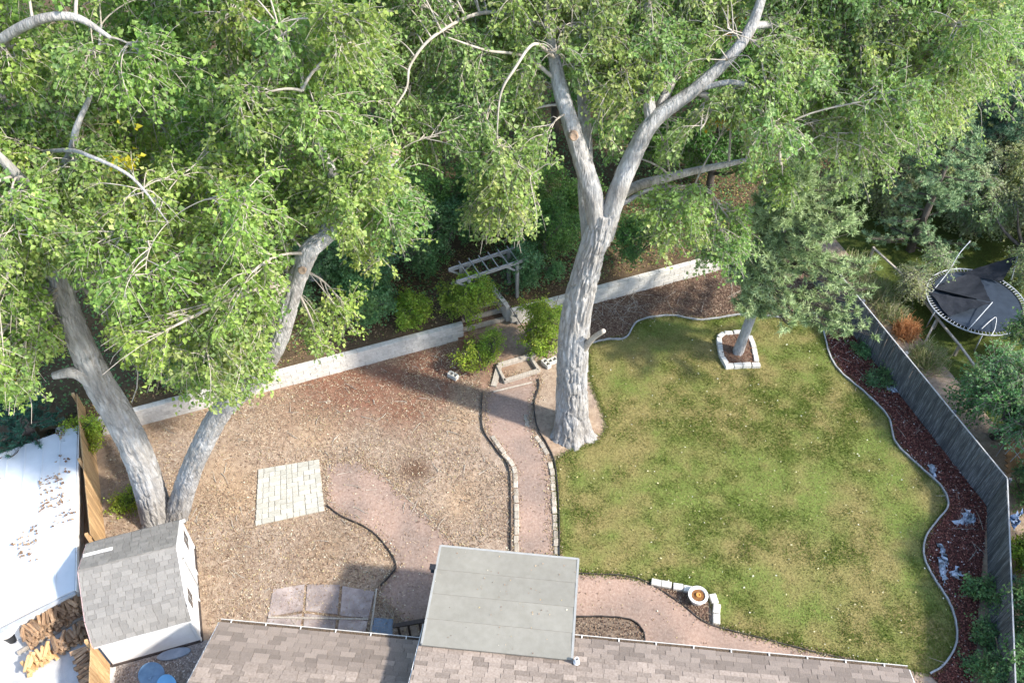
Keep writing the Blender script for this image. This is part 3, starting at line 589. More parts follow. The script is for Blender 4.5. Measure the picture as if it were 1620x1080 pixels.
deck = thing('deck', ((cf0 + cb1) / 2) * [1, 1, 0], 'dark stained deck in the shade under the patio cover', 'deck')
dL, dD = np.linalg.norm(cf1 - cf0) - .5, 3.0; d0 = cf0 * [1, 1, 0] + e1 * .25 + m1 * .15
for k in range(21): MB().box(d0 + e1 * dL / 2 + m1 * (.07 + k * .142) + [0, 0, DZ], (dL, .132, .035), e1).build('deck_board', MAT['deck'], deck)
MB().box(d0 + e1 * dL / 2 + m1 * 1.5 + [0, 0, DZ - .12], (dL - .05, 2.9, .18), e1).build('joist_frame', MAT['stain'], deck)
for i in (0.05, .95):
    for j in (.1, 2.8): MB().box(d0 + e1 * dL * i + m1 * j + [0, 0, (DZ - .21) / 2], (.12, .12, DZ - .21), e1).build('leg', MAT['stain'], deck)
MB().bar(d0 + [0, 0, DZ + .95], d0 + e1 * dL + [0, 0, DZ + .95], .12, .05).build('rail', MAT['stain'], deck)
for k in range(24): MB().box(d0 + e1 * dL * (k + .5) / 24 + [0, 0, DZ + .48], (.04, .04, .9), e1).build('baluster', MAT['stain'], deck)
stt = thing('stairs', G(650, 985), 'dark wooden stairs with railings descending left from the covered deck', 'stairs')
s0 = d0 + m1 * 1.35; sw = 1.0; nst = 5
for k in range(nst): MB().box(s0 - e1 * (.15 + k * .28) + m1 * sw / 2 + [0, 0, DZ - .16 * (k + 1)], (.30, sw, .045), e1).build('tread', MAT['deck'], stt)
for w in (0, sw):
    a = s0 + m1 * w; b = a - e1 * nst * .28
    MB().bar(a + [0, 0, DZ - .25], b + [0, 0, .08], .05, .22).build('stringer', MAT['stain'], stt)
    MB().bar(a + [0, 0, DZ + .86], b - e1 * .1 + [0, 0, .98], .13, .05).build('handrail', MAT['stain'], stt)
    for t in (.05, .28, .52, .76, .98):
        p = a + (b - a) * t; z = DZ - .2 - (DZ - .2) * t; MB().box(p + [0, 0, z + .47], (.05, .05, .95), e1).build('baluster', MAT['stain'], stt)
lp = cf0 + (cb0 - cf0) * .24 - e1 * .10
lt = thing('lantern', lp + np.array([0, 0, -.25]), 'small black box lamp on the left edge of the patio cover', 'lamp')
MB().box(lp + [0, 0, .02], (.17, .17, .03), e1).build('lid', MAT['black'], lt, .005); MB().box(lp + [0, 0, -.11], (.12, .12, .22), e1).build('lamp_body', MAT['glass'], lt, .008); MB().bar(lp + e1 * .05 + [0, 0, -.03], lp + e1 * .12 + [0, 0, -.03], .03, .03).build('arm', MAT['black'], lt)

# ------------------------------------------------------------------ neighbour's white roofed building
nb = thing('white_building', (-15, 13.5, 0), 'neighbouring low building with white roof strewn with leaves', 'building')
a0, a1 = G(122, 673, 1.3), G(-30, 728, 1.3); b0, b1 = G(119, 873, 1.5), G(-30, 926, 1.5); c0, c1 = G(118, 932, 1.3), G(-30, 1008, 1.3)
ext = nrm(a1 - a0) * 3.5
def quad_slab(P, th, name, mat, parent): MB().hexa([p - [0, 0, th] for p in P] + list(P)).build(name, mat, parent)
quad_slab([b0, a0, a1 + ext, b1 + ext], .08, 'roof', MAT['white_roof'], nb); quad_slab([c0, b0, b1 + ext, c1 + ext], .08, 'roof', MAT['white_roof'], nb)
g_ = nrm(a0 - c0) * [1, 1, 0]
for k in range(1, 9):
    d_ = nrm(a1 - a0) * .55 * k
    for p_, q_ in ((a0, b0), (b0, c0)): MB().bar(p_ + d_ + [0, 0, .006], q_ + d_ + [0, 0, .006], .04, .02).build('seam', MAT['white_roof'], nb)
MB().prism([(p[0], p[1]) for p in (c0 + ext * .06 + g_ * .2, c1 + ext, a1 + ext, a0 + ext * .06 - g_ * .2)], 0, 1.18).build('wall', MAT['white_wall'], nb)
MB().bar(a0 + [.03, .03, -.1], b0 + [.03, 0, -.1], .04, .18).build('roof_trim', MAT['trim'], nb); MB().bar(b0 + [.03, 0, -.1], c0 + [.03, 0, -.1], .04, .18).build('roof_trim', MAT['trim'], nb)
MB().bar(c0 + [0, -.05, -.1], c1 + [0, -.05, -.1], .08, .1).build('gutter', MAT['steel'], nb)
# ------------------------------------------------------------------ firewood
def log_mesh(seed, mat):
    r = random.Random(seed); k = r.choice((4, 5)); L_ = .42; ang = sorted(r.uniform(0, 6.28) for _ in range(k)); ang = [i * 6.283 / k + r.uniform(-.3, .3) for i in range(k)]
    ra = [r.uniform(.045, .085) for _ in range(k)]; V = [(x, math.cos(a) * q * s, math.sin(a) * q * s) for x, s in ((-L_ / 2, .95), (0, 1.06), (L_ / 2, .9)) for a, q in zip(ang, ra)]
    m = MB(); m.add(V, [tuple(reversed(range(k))), tuple(2 * k + i for i in range(k))] + [(j * k + i, j * k + (i + 1) % k, (j + 1) * k + (i + 1) % k, (j + 1) * k + i) for j in range(2) for i in range(k)])
    me = m.mesh('log'); me.materials.append(mat); return me
LG = [log_mesh(i, MAT['log']) for i in range(6)]; LF_ = [log_mesh(i + 20, MAT['log_fresh']) for i in range(5)]
def stack(pa, pb, n, layers, meshes, label, group, jit=.12, z0=.05):
    a, b = G(*pa), G(*pb); d = nrm(b - a); o = np.array([-d[1], d[0], 0])
    for L_ in range(layers):
        for k in range(n - (L_ % 2)):
            p = a + (b - a) * (k + .5 + .5 * (L_ % 2)) / n + o * random.uniform(-.05, .05) + np.array([0, 0, z0 + .06 + L_ * .12])
            ex = o * random.choice((-1, 1)) + d * random.uniform(-jit, jit) * (2.2 if L_ == layers - 1 else 1) + np.array([0, 0, random.uniform(-.12, .12)])
            rr = random.uniform(-.7, .7); up_ = np.array([0, 0, math.cos(rr)]) + d * math.sin(rr)
            ob = inst('firewood_log', random.choice(meshes), frame(p, ex, None, up_, sc=(random.uniform(.85, 1.15),) * 3), None); tag(ob, label, 'firewood', group)
stack((46, 1020), (138, 962), 15, 6, LG, 'split brown log in the firewood row against the white building', 'firewood row along the white building', .25)
stack((46, 1062), (88, 1034), 7, 4, LF_, 'fresh yellow split log at the left end of the front firewood row', 'fresh yellow firewood', .5)
stack((90, 1034), (148, 996), 9, 4, LG, 'split brown log in the front firewood row beside the fresh yellow logs', 'front brown firewood row', .4)
stack((136, 1040), (158, 1110), 12, 5, LG, 'split log in the firewood column beside the shed and cedar fence', 'firewood column beside the cedar fence', .15)
bt = MB(); bt.lathe(G(20, 1010), [(.0, .0), (.16, 0), (.2, .34), (.21, .36), (.19, .36), (.16, .05), (0, .04)], 20); tag(bt.build('bucket', MAT['black'], None, smooth=True), 'black bucket left of the firewood by the white building', 'bucket')
tag(MB().bar(G(30, 1035) + [0, 0, .09], G(150, 968) + [0, 0, .09], .09, .09).build('skid_timber', MAT['timber']), 'long grey timber between the two firewood rows', 'timber')
# ------------------------------------------------------------------ dishes beside the house corner
def dish(u, v, z, rz, tilt, label, mat, r=.36):
    o = G(u, v, z); t = thing('satellite_dish', o * [1, 1, 0], label, 'satellite dish'); ax = nrm(np.array([math.cos(rz) * math.cos(tilt), math.sin(rz) * math.cos(tilt), math.sin(tilt)]))
    pr = [(r * k / 6, .28 * r * (k / 6) ** 2) for k in range(7)] + [(r + .012, .28 * r + .004)] + [(r * k / 6, .28 * r * (k / 6) ** 2 - .015) for k in range(6, -1, -1)]
    MB().lathe(o, pr, 26, ax).build('dish', mat, t, smooth=True)
    MB().tube([o - ax * .02, o - ax * .12, (o[0], o[1], .02)], [.03, .03, .03], 8).build('mast', MAT['steel'], t, smooth=True)
    f = o + ax * r * 1.15; b = o - np.array([0, 0, r * .9]) * (1 - tilt / 2); MB().tube([b, f], [.012, .012], 6).build('feed_arm', MAT['dish'], t); MB().box(f, (.09, .06, .06)).build('receiver', mat, t, .008)
dish(240, 1064, .55, -1.2, .75, 'blue grey satellite dish tilted up on the gravel below the shed', MAT['dish'], .34)
dish(266, 1083, .45, -1.9, .95, 'light blue dish at the bottom edge beside the low roof', MAT['sky_blue'], .3)
el = []
for k in range(20):
    t_ = k / 20 * 6.283; el.append((G(276, 1035)[0] + .48 * math.cos(t_) * math.cos(.25) - .16 * math.sin(t_) * math.sin(.25), G(276, 1035)[1] + .48 * math.cos(t_) * math.sin(.25) + .16 * math.sin(t_) * math.cos(.25)))
tag(MB().prism(el, .03, .09).build('oval_lid', MAT['slate'], None, .012), 'slate blue oval lid lying on gravel just below the shed wall', 'lid')
# ------------------------------------------------------------------ pergola on the terrace
pz = .95
pg = thing('pergola', G(770, 470, pz), 'weathered grey wooden pergola among shrubs above the wall', 'pergola')
pf0, pf1 = G(744, 489, pz), G(818, 464, pz); pe = nrm(pf1 - pf0); pn = np.array([-pe[1], pe[0], 0]); PH = 1.62; PW = np.linalg.norm(pf1 - pf0)
pp4 = [pf0, pf1, pf0 + pn * .75, pf1 + pn * .75]
for p in pp4: MB().box(p + [0, 0, PH / 2 - .1], (.12, .12, PH + .2), pe).build('post', MAT['pergola'], pg, .006)
for k in (0, 2):
    a, b = pp4[k] - pe * .5, pp4[k + 1] + pe * .5; MB().bar(a + [0, 0, PH], b + [0, 0, PH], .06, .16).build('beam', MAT['pergola'], pg, .006)
    for q, sg in ((pp4[k], 1), (pp4[k + 1], -1)):
        for s2 in (1, -1): MB().bar(q + [0, 0, PH - .45], q + pe * .42 * sg * s2 + [0, 0, PH - .06], .05, .08).build('brace', MAT['pergola'], pg)
for k in range(6):
    a = pf0 + pe * (PW * k / 5) - pn * .15; MB().bar(a + [0, 0, PH + .11], a + pn * 1.05 + [0, 0, PH + .11], .025, .05).build('rafter', MAT['pergola'], pg)
# ------------------------------------------------------------------ trampoline
tc_ = np.array([18.16, 24.9, .9]); TR = 1.87
tp = thing('trampoline', tc_ * [1, 1, 0], 'big round trampoline with collapsed black net on the neighbouring lawn', 'trampoline')
an = np.linspace(0, 2 * math.pi, 49); rp = np.c_[np.cos(an), np.sin(an), np.zeros(49)]
MB().tube(tc_ + rp * TR, .028, 8, False).build('frame', MAT['steel'], tp, smooth=True)
MB().lathe(tc_ + [0, 0, -.015], [(0, 0), (.6, -.012), (1.2, -.006), (TR - .2, 0.004)], 48).build('mat', MAT['mat'], tp, smooth=True)
MB().lathe(tc_ + [0, 0, -.012], [(TR - .21, 0.004), (TR - .205, .018), (TR - .17, .018), (TR - .165, 0)], 48).build('mat_band', MAT['net'], tp)
sm = MB().tube([(0, 0, 0), (.16, 0, 0)], .013, 6).mesh('spring'); sm.materials.append(MAT['steel'])
for k in range(84):
    a = k * 2 * math.pi / 84; d = np.array([math.cos(a), math.sin(a), 0]); inst('spring', sm, frame(tc_ + d * (TR - .17) + [0, 0, .006], d), tp)
for k in range(6):
    a = k * math.pi / 3 + .3; d = np.array([math.cos(a), math.sin(a), 0]); p = tc_ + d * TR
    MB().tube([p, p * [1, 1, 0] + d * .06 + [0, 0, .03]], .024, 8).build('leg', MAT['steel'], tp, smooth=True)
def pole(P): MB().tube(crom(np.array(P), 6), .02, 8).build('net_pole', MAT['steel'], tp, smooth=True)
pole([G(1474, 462, .9), G(1500, 430, 1.3), G(1517, 402, 1.8), G(1535, 381, 2.2)])
pole([G(1530, 523, .95), G(1570, 478, 1.25)]); pole([G(1612, 540, .9), G(1650, 520, 1.9)]); pole([G(1600, 443, .92), G(1606, 420, 1.6), G(1610, 405, 2.0)])
def cloth(name, A_, B_, C2, mat, parent, n=14, sag=.18, seed=3, label=None, rag=0.0):
    A_, B_, C2 = map(np.array, (A_, B_, C2)); V = []; F = []; idx = {}
    for i in range(n + 1):
        for j in range(n + 1 - i):
            s, t = i / n, j / n; p = A_ * (1 - s - t) + B_ * s + C2 * t; w = 27 * s * t * (1 - s - t); idx[i, j] = len(V)
            V.append(p + np.array([0, 0, -sag * w + .03 * math.sin(9 * s + seed) * math.sin(23 * t + seed)]) + rag * np.array([_h(i, j, 1, seed) - .5, _h(i, j, 2, seed) - .5, .6 * _h(i, j, 3, seed) - .2]))
    for i in range(n):
        for j in range(n - i):
            F.append((idx[i, j], idx[i + 1, j], idx[i, j + 1]))
            if j < n - i - 1: F.append((idx[i + 1, j], idx[i + 1, j + 1], idx[i, j + 1]))
    return MB().add(V, F).build(name, mat, parent, smooth=True)
cloth('net', G(1471, 455, .98), G(1545, 428, 1.0), G(1568, 478, 1.22), MAT['net'], tp, sag=.10)
cloth('net', G(1500, 500, .97), G(1471, 462, .98), G(1570, 479, 1.24), MAT['net'], tp, sag=.08, seed=5)
cloth('net', G(1520, 432, .98), G(1585, 446, 1.0), G(1610, 404, 2.0), MAT['net'], tp, sag=.05, seed=7)
MB().tube(crom(np.array([G(1553, 520, .97), G(1566, 508, 1.0), G(1576, 502, 1.02), G(1574, 520, .98), G(1568, 531, .97)]), 5), .012, 6).build('rope', MAT['trim'], tp)
# ------------------------------------------------------------------ neighbour's low rail fence, lumber, tarp
rl = thing('rail_fence', G(1475, 516), 'low pale rail fence between the grey fence and trampoline', 'rail fence')
RP = [G(1376, 408), G(1432, 460), G(1476, 520), G(1510, 562), G(1545, 610)]
for i in range(4): MB().bar(RP[i] + [0, 0, .55], RP[i + 1] + [0, 0, .55], .09, .07).build('rail', MAT['timber'], rl, .008)
for p in RP: MB().box(p + [0, 0, .3], (.1, .1, .6)).build('post', MAT['timber'], rl, .008)
MB().bar(G(1476, 516) + [0, 0, .5], G(1460, 548) + [0, 0, .05], .07, .07).build('brace', MAT['timber'], rl); MB().bar(G(1460, 545) + [0, 0, .07], G(1478, 566) + [0, 0, .07], .08, .08).build('brace', MAT['timber'], rl)
lw = thing('brown_deck', G(1615, 715), 'brown wooden platform at the right edge beyond the grey fence', 'platform')
for k in range(8): MB().bar(G(1592, 690 + k * 8, .5), G(1660, 660 + k * 8, .5), .16, .04).build('plank', MAT['brown_wood'], lw)
for p in ((1600, 700), (1650, 690), (1612, 742)): MB().box(G(*p) * [1, 1, 0] + [0, 0, .24], (.1, .1, .48)).build('leg', MAT['brown_wood'], lw)
wl_ = thing('wire_trellis', G(1602, 715), 'thin pale wire trellis beside the brown platform', 'trellis')
for a, b in (((1592, 697), (1618, 730)), ((1600, 690), (1628, 722)), ((1590, 718), (1612, 694)), ((1598, 730), (1622, 706))): MB().tube([G(*a, .9), G(*b, .9)], .012, 5).build('wire', MAT['steel'], wl_)
for p in ((1592, 697), (1618, 730)): MB().tube([G(*p, .9), G(*p, .9) * [1, 1, 0]], .014, 5).build('stake', MAT['steel'], wl_)
tag(cloth('tarp', G(1594, 822, .5), G(1618, 806, .6), G(1606, 838, .25), MAT['tarp'], None, 10, .12, 2, None, .2), 'crumpled blue and white tarp behind the grey fence corner', 'tarp')
# ------------------------------------------------------------------ pot in the corner bed
po = thing('plant_pot', G(1102, 949), 'round white pot with rusty soil in the corner bed', 'plant pot'); o = G(1102, 949)
MB().lathe(o, [(.18, .02), (.2, .02), (.27, .30), (.30, .31), (.30, .35), (.22, .35), (.20, .29)], 30).build('pot', MAT['pot_white'], po, smooth=False)
MB().lathe(o, [(.21, .30), (.1, .31), (0, .315)], 24).build('soil', MAT['pot_soil'], po, smooth=True); MB().lathe(o + [.01, 0, .31], [(.075, 0), (.075, .05), (.045, .05), (.04, .02), (0, .02)], 16).build('clay_ring', MAT['orange'], po)
# torn weed fabric showing through the mulch
fl_ = ['large torn piece of pale weed fabric in the bend of the mulch bed', 'small pale fabric scrap in the middle of the red bed', 'long pale fabric shred beside the lawn edging', 'pale fabric shred lower in the red mulch bed',
       'pale fabric tuft near the upper bend of the edging', 'short pale fabric strip high in the mulch bed', 'thin fabric scrap beside the fence foot low in the bed']
for k, (a, b, c) in enumerate([((1512, 828), (1545, 826), (1533, 808)), ((1506, 912), (1518, 912), (1511, 900)), ((1482, 858), (1490, 872), (1500, 900)), ((1486, 880), (1492, 905), (1497, 925)), ((1470, 738), (1478, 756), (1474, 740)), ((1400, 612), (1420, 618), (1408, 620)), ((1536, 920), (1544, 945), (1540, 918))]):
    tag(cloth('fabric_scrap', G(*a, .03), G(*b, .05), G(*c, .05), MAT['fabric'], None, 9, -.02, k, None, .26), fl_[k], 'fabric')

# ------------------------------------------------------------------ vegetation
def bark_tube(P, Rd, k=40, depth=.03, step=.07, flare=0.0, seed=0):
    """trunk or limb with furrowed bark; P through-points, Rd radii"""
    P = np.asarray(P, float); C = crom(P, 10); r = np.interp(np.linspace(0, len(P) - 1, len(C)), np.arange(len(P)), Rd)
    s = np.r_[0, np.cumsum(np.linalg.norm(np.diff(C, axis=0), axis=1))]; n = max(4, int(s[-1] / step)); S_ = np.linspace(0, s[-1], n)
    C = np.c_[np.interp(S_, s, C[:, 0]), np.interp(S_, s, C[:, 1]), np.interp(S_, s, C[:, 2])]; r = np.interp(S_, s, r)
    V, F = tube(C, np.ones(n), k); V = V.reshape(n, k, 3); d = V - C[:, None]; a = np.arange(k) * 2 * math.pi / k
    ca, sa_ = np.cos(a)[None] * r[:, None], np.sin(a)[None] * r[:, None]; ss = np.broadcast_to(S_[:, None], (n, k))
    q = np.stack([ca * 11, sa_ * 11, ss * 1.5], -1); w = (fbm(np.stack([ca * 3, sa_ * 3, ss * 2.2], -1), seed + 5) - .5) * 1.2
    f = np.abs(vn(q + w[..., None], seed) - .5) * 2; g = np.abs(vn(q * 1.9 + 9 + w[..., None], seed + 1) - .5) * 2
    lump = fbm(np.stack([ca * 1.2, sa_ * 1.2, ss * .6], -1), seed + 2, 2) - .5
    rr = r[:, None] * (1 + .11 * lump) + depth * np.minimum(r[:, None] / .3, 1.2) * (np.minimum(f, .3) / .3 * .6 + np.minimum(g, .4) / .4 * .3 - .7)
    if flare: rr = rr * (1 + flare * np.exp(-S_ / .36)[:, None] * (1 + .55 * np.sin(a * 5 + seed) + .3 * np.sin(a * 3 + 1)))
    V = C[:, None] + d * rr[..., None]; V = np.vstack([V.reshape(-1, 3), C[-1:] + (C[-1] - C[-2]) * .3]); i = np.arange(k); b = (n - 1) * k
    T = np.stack([b + i, b + (i + 1) % k, np.full(k, n * k)], 1)
    return V, [F, T]
def stem(name, P, Rd, mat, parent, **kw):
    V, F = bark_tube(P, Rd, **kw); return link(name, npmesh(name, V, F, smooth=True), mat, parent)
def bez(a, b, c, d, K):
    t = np.linspace(0, 1, K)[None, :, None]; a, b, c, d = [x[:, None] for x in (a, b, c, d)]
    return a * (1 - t) ** 3 + 3 * b * t * (1 - t) ** 2 + 3 * c * t ** 2 * (1 - t) + d * t ** 3
def at(P, t):
    """points at parameter t (N,) along paths P (N,K,3)"""
    K = P.shape[1]; x = np.clip(t, 0, 1) * (K - 1); i = np.minimum(x.astype(int), K - 2); f = (x - i)[:, None]; n = np.arange(len(P)); return P[n, i] * (1 - f) + P[n, i + 1] * f
def leaf_arrays(pos, axis, nor, size, wid=.85, fold=.18):
    axis = nrm(axis); nor = nrm(nor - axis * (nor * axis).sum(-1, keepdims=True)); sd = np.cross(axis, nor); L = size[:, None]
    base = pos; tip = pos + axis * L; mid = pos + axis * L * .38
    V = np.stack([base, mid + sd * L * wid * .5 + nor * L * fold, tip - nor * L * .08, mid - sd * L * wid * .5 + nor * L * fold], 1).reshape(-1, 3)
    i = np.arange(len(pos)) * 4; F = np.concatenate([np.stack([i, i + 1, i + 2], 1), np.stack([i, i + 2, i + 3], 1)]); return V, F
def rdir(n, rng): return nrm(rng.normal(size=(n, 3)))
COTT = [((0.226, 0.346, 0.084), 5), ((0.315, 0.439, 0.115), 4), ((0.147, 0.252, 0.073), 3), ((0.472, 0.541, 0.210), 1.2), ((0.197, 0.299, 0.115), 2)]
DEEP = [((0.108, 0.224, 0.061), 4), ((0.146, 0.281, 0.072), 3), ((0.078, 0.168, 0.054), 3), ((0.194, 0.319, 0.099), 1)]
LIME = [((0.256, 0.383, 0.051), 4), ((0.341, 0.457, 0.072), 3), ((0.171, 0.280, 0.043), 3), ((0.444, 0.486, 0.100), 1)]
SHRUB = [((0.120, 0.251, 0.094), 4), ((0.176, 0.314, 0.118), 3), ((0.099, 0.200, 0.094), 2), ((0.242, 0.355, 0.152), 1)]
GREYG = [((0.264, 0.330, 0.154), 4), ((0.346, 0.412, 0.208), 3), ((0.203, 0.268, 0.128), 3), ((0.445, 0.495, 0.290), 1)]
TEAL = [((.045, .13, .085), 4), ((.06, .16, .105), 3), ((.03, .09, .06), 2)]
def pick(pal, n, rng):
    c = np.array([p[0] for p in pal]); w = np.array([p[1] for p in pal], float); return c[rng.choice(len(c), n, p=w / w.sum())]
def crown(t, limbs, puffs, rng, pal, leaf=.10, nS=15, nT=8, nL=15, twig_mat='twig', droop=.55, wid=.85, clear=(), yellow=(), bark_mat=None, bough=True, twl=(.35, .8), sub_r=.016, leaf_mat='leaf', up=.55, hang=.7):
    """boughs from the limbs into leaf masses (puffs: centre, radius), then branches, twigs and leaves"""
    sk = np.vstack([crom(np.c_[np.asarray(p, float), np.asarray(r, float)], 8) for p, r in limbs]); wood = []; allP = []; allC = []; allA = []; allN = []; allS = []; fine = []
    for (c, r, *de) in puffs:
        c = np.asarray(c, float); de = de[0] if de else 1.0; r3 = np.array([r, r, r * .8]); dd = np.linalg.norm(sk[:, :3] - c, axis=1) + hang * np.maximum(sk[:, 2] - c[2] - .3, 0)
        a = sk[dd.argmin()]; p0 = a[:3]; D = np.linalg.norm(c - p0)
        bg_ = bez(p0[None], (p0 + (c - p0) * .3 + [0, 0, .22 * D])[None], (p0 + (c - p0) * .75 + [0, 0, .18 * D] + rng.normal(size=3) * .12 * D)[None], c[None] + [0, 0, .1], 12)
        if bough: wood.append(tubes(bg_, np.array([min(a[3] * .6, .018 + .014 * D)]), np.array([.012]), 6))
        ns = max(3, int(nS * de)); s0 = at(np.repeat(bg_, ns, 0), rng.uniform(.4 if bough else .1, 1, ns)); e = c + rdir(ns, rng) * r3 * rng.uniform(.35, 1, (ns, 1)) ** .6
        d = e - s0; sub = bez(s0, s0 + d * .35 + [0, 0, .12] + rng.normal(size=(ns, 3)) * .10, s0 + d * .7 + [0, 0, .18] + rng.normal(size=(ns, 3)) * .12, e - [0, 0, droop * .25], 7)
        n2 = ns * nT; Pb = np.repeat(sub, nT, 0); s1 = at(Pb, rng.uniform(.25, 1, n2)); dr = nrm(nrm(np.repeat(d, nT, 0)) * .8 + rdir(n2, rng) * .9 + np.array([0, 0, -droop * .4])); ln = rng.uniform(*twl, (n2, 1))
        tw = bez(s1, s1 + dr * ln * .35, s1 + dr * ln * .7 - [0, 0, 1] * ln * droop * .12, s1 + dr * ln * .95 - [0, 0, 1] * ln * droop * .42, 4)
        ok = np.ones(n2, bool); oks = np.ones(ns, bool)
        for poly, dm in clear:
            for f in (0, .5, 1.0):
                u, v, z = proj(at(tw, np.full(n2, f))); ok &= ~(inpoly(u, v, poly) & (z < dm))
            u, v, z = proj(at(sub, np.full(ns, .8))); oks &= ~(inpoly(u, v, poly) & (z < dm))
        ok &= np.repeat(oks, nT); tw = tw[ok]; sub = sub[oks]
        if not len(tw): continue
        wood.append(tubes(sub, np.full(len(sub), sub_r), np.full(len(sub), sub_r * .4), 4)); fine.append(tubes(tw, np.full(len(tw), sub_r * .38), np.full(len(tw), sub_r * .2), 3))
        n3 = len(tw) * nL; Q = np.repeat(tw, nL, 0); off = rdir(n3, rng); pos = at(Q, rng.uniform(.1, 1.02, n3)) + off * rng.uniform(.02, .09, (n3, 1)) * leaf / .1
        ax = nrm(off * .8 + rdir(n3, rng) * .5 + [0, 0, -.45]); no = nrm(rdir(n3, rng) * .75 + nrm(pos - c) * .35 + [0, 0, up])
        cc = np.repeat(pick(pal, len(tw), rng), nL, 0) * .6 + pick(pal, n3, rng) * .4
        cc = cc * rng.uniform(.78, 1.22, (n3, 1)) * rng.uniform(.86, 1.14) * np.array([rng.uniform(.9, 1.14), 1, rng.uniform(.85, 1.1)])
        for yc, yr, ycol in yellow:
            w = np.linalg.norm(pos - yc, axis=1) < yr * rng.uniform(.5, 1.1, n3); cc[w] = np.array(ycol) * rng.uniform(.75, 1.15, (w.sum(), 1))
        allP.append(pos); allA.append(ax); allN.append(no); allS.append(leaf * rng.uniform(.5, 1.25, n3)); allC.append(cc)
    V, F = join(wood); o = link('branches', npmesh('branches', V, F, smooth=True), MAT[bark_mat or twig_mat], t); o['kind'] = 'stuff'
    V, F = join(fine); o = link('twigs', npmesh('twigs', V, F), MAT[twig_mat], t); o['kind'] = 'stuff'
    V, F = leaf_arrays(np.vstack(allP), np.vstack(allA), np.vstack(allN), np.concatenate(allS), wid)
    o = link('crown', npmesh('crown', V, F, np.repeat(np.vstack(allC), 4, 0)), MAT[leaf_mat], t); o['kind'] = 'stuff'
    return len(V) // 4
def px_limb(L): return [Y(u, v, yy) for u, v, yy, r in L], [r for *_, r in L]
def region(poly, n, yfun, rr, rng, sep=70, dens=1.0):
    """n leaf masses spread through a crown whose silhouette is poly"""
    poly = np.asarray(poly, float); lo, hi = poly.min(0), poly.max(0); pts = []; k = 0
    while len(pts) < n and k < 6000:
        k += 1; p = rng.uniform(lo, hi)
        if inpoly(p[0], p[1], poly) and all((p[0] - q[0]) ** 2 + (p[1] - q[1]) ** 2 > (sep * (1 - k / 8000)) ** 2 for q in pts): pts.append(p)
    return [(Y(u, v, yfun(u, v) + rng.uniform(-1, 1)), rng.uniform(*rr), dens) for u, v in pts]

# the twin trunk cottonwood on the left
rg = np.random.default_rng(5)
tA = thing('cottonwood_tree', G(262, 806), 'huge twin trunk cottonwood with leafy crown behind the shed', 'tree')
A1 = px_limb([(250, 822, 15.6, .50), (226, 740, 15.9, .45), (192, 665, 16.1, .42), (152, 597, 16.3, .40), (122, 528, 16.4, .31), (98, 455, 16.6, .25), (84, 405, 16.8, .22), (60, 320, 17.2, .18), (20, 220, 17.8, .12), (-10, 100, 18.5, .07)])
A2 = px_limb([(272, 818, 15.6, .37), (304, 740, 15.8, .32), (347, 655, 15.9, .30), (395, 605, 15.9, .28), (436, 545, 15.9, .27), (461, 465, 15.9, .25), (486, 402, 15.9, .23), (515, 375, 16.1, .19), (560, 335, 16.6, .15), (600, 275, 17.2, .13), (626, 246, 17.5, .12)])
A1[0][0][2] = A2[0][0][2] = -.15
stem('trunk', *A1, MAT['bark'], tA, k=90, depth=.075, step=.05, flare=.15, seed=1); stem('trunk', *A2, MAT['bark'], tA, k=72, depth=.065, step=.05, flare=.2, seed=2)
L3 = px_limb([(100, 460, 16.6, .22), (140, 430, 17.4, .17), (170, 330, 18.3, .15), (210, 200, 19.3, .12), (260, 60, 20.4, .08)])
L4 = px_limb([(90, 420, 16.8, .20), (80, 340, 16.4, .14), (36, 286, 15.8, .12), (-30, 220, 15.4, .08)])
L5 = px_limb([(60, 320, 17.2, .12), (108, 250, 16.6, .09), (122, 200, 16.4, .07), (150, 130, 17.0, .04), (160, 40, 18.2, .03)])
L6 = px_limb([(-60, 120, 17.5, .12), (0, 65, 17.2, .11), (60, 32, 17.0, .10), (120, 28, 17.0, .08), (175, 60, 17.0, .04)])
L7 = px_limb([(515, 375, 16.1, .17), (530, 290, 17.5, .14), (470, 160, 18.8, .11), (420, 30, 20.2, .07)])
L8 = px_limb([(464, 455, 15.9, .14), (430, 400, 17.2, .09), (390, 320, 18.2, .06), (350, 240, 19, .04)])
L9 = px_limb([(70, 240, 17.0, .05), (110, 238, 16.0, .045), (142, 247, 15.2, .04), (210, 282, 14.8, .032), (266, 352, 14.5, .015)])
L10 = px_limb([(515, 375, 16.1, .13), (570, 330, 16.0, .10), (450, 90, 17.0, .06), (440, 40, 17.0, .03)])
for q in (L3, L4, L5, L6, L7, L8, L9): stem('limb', *q, MAT['bark'], tA, k=22, depth=.018, step=.09, seed=3)
stub = px_limb([(160, 612, 16.2, .24), (120, 590, 16.0, .16), (84, 594, 15.9, .10)]); stem('stub', *stub, MAT['bark'], tA, k=24, depth=.02, seed=4)
for (u, v, yy, r, ax) in ((478, 428, 15.6, .075, (0.1, -1, .3)), (627, 243, 17.45, .09, (.5, -.4, .7))):
    o = Y(u, v, yy); MB().lathe(o, [(r * 1.35, -.12), (r * 1.3, .0), (r, .03), (r * .92, .025), (0, .02)], 18, ax).build('pruned_knot', MAT['cut'], tA, smooth=True)
clearA = [([(255, 850), (190, 850), (150, 650), (70, 600), (60, 585), (110, 560), (75, 455), (80, 440), (112, 440), (150, 520), (230, 640), (270, 780), (325, 690), (345, 690), (310, 780)], 40),
          ([(418, 585), (455, 500), (468, 410), (496, 374), (528, 362), (505, 420), (470, 500), (440, 575)], 40),
          ([(450, 600), (470, 530), (500, 575), (640, 530), (640, 700), (180, 700), (215, 655), (330, 665), (425, 645)], 40), ([(0, 650), (140, 650), (150, 760), (0, 760)], 40)]
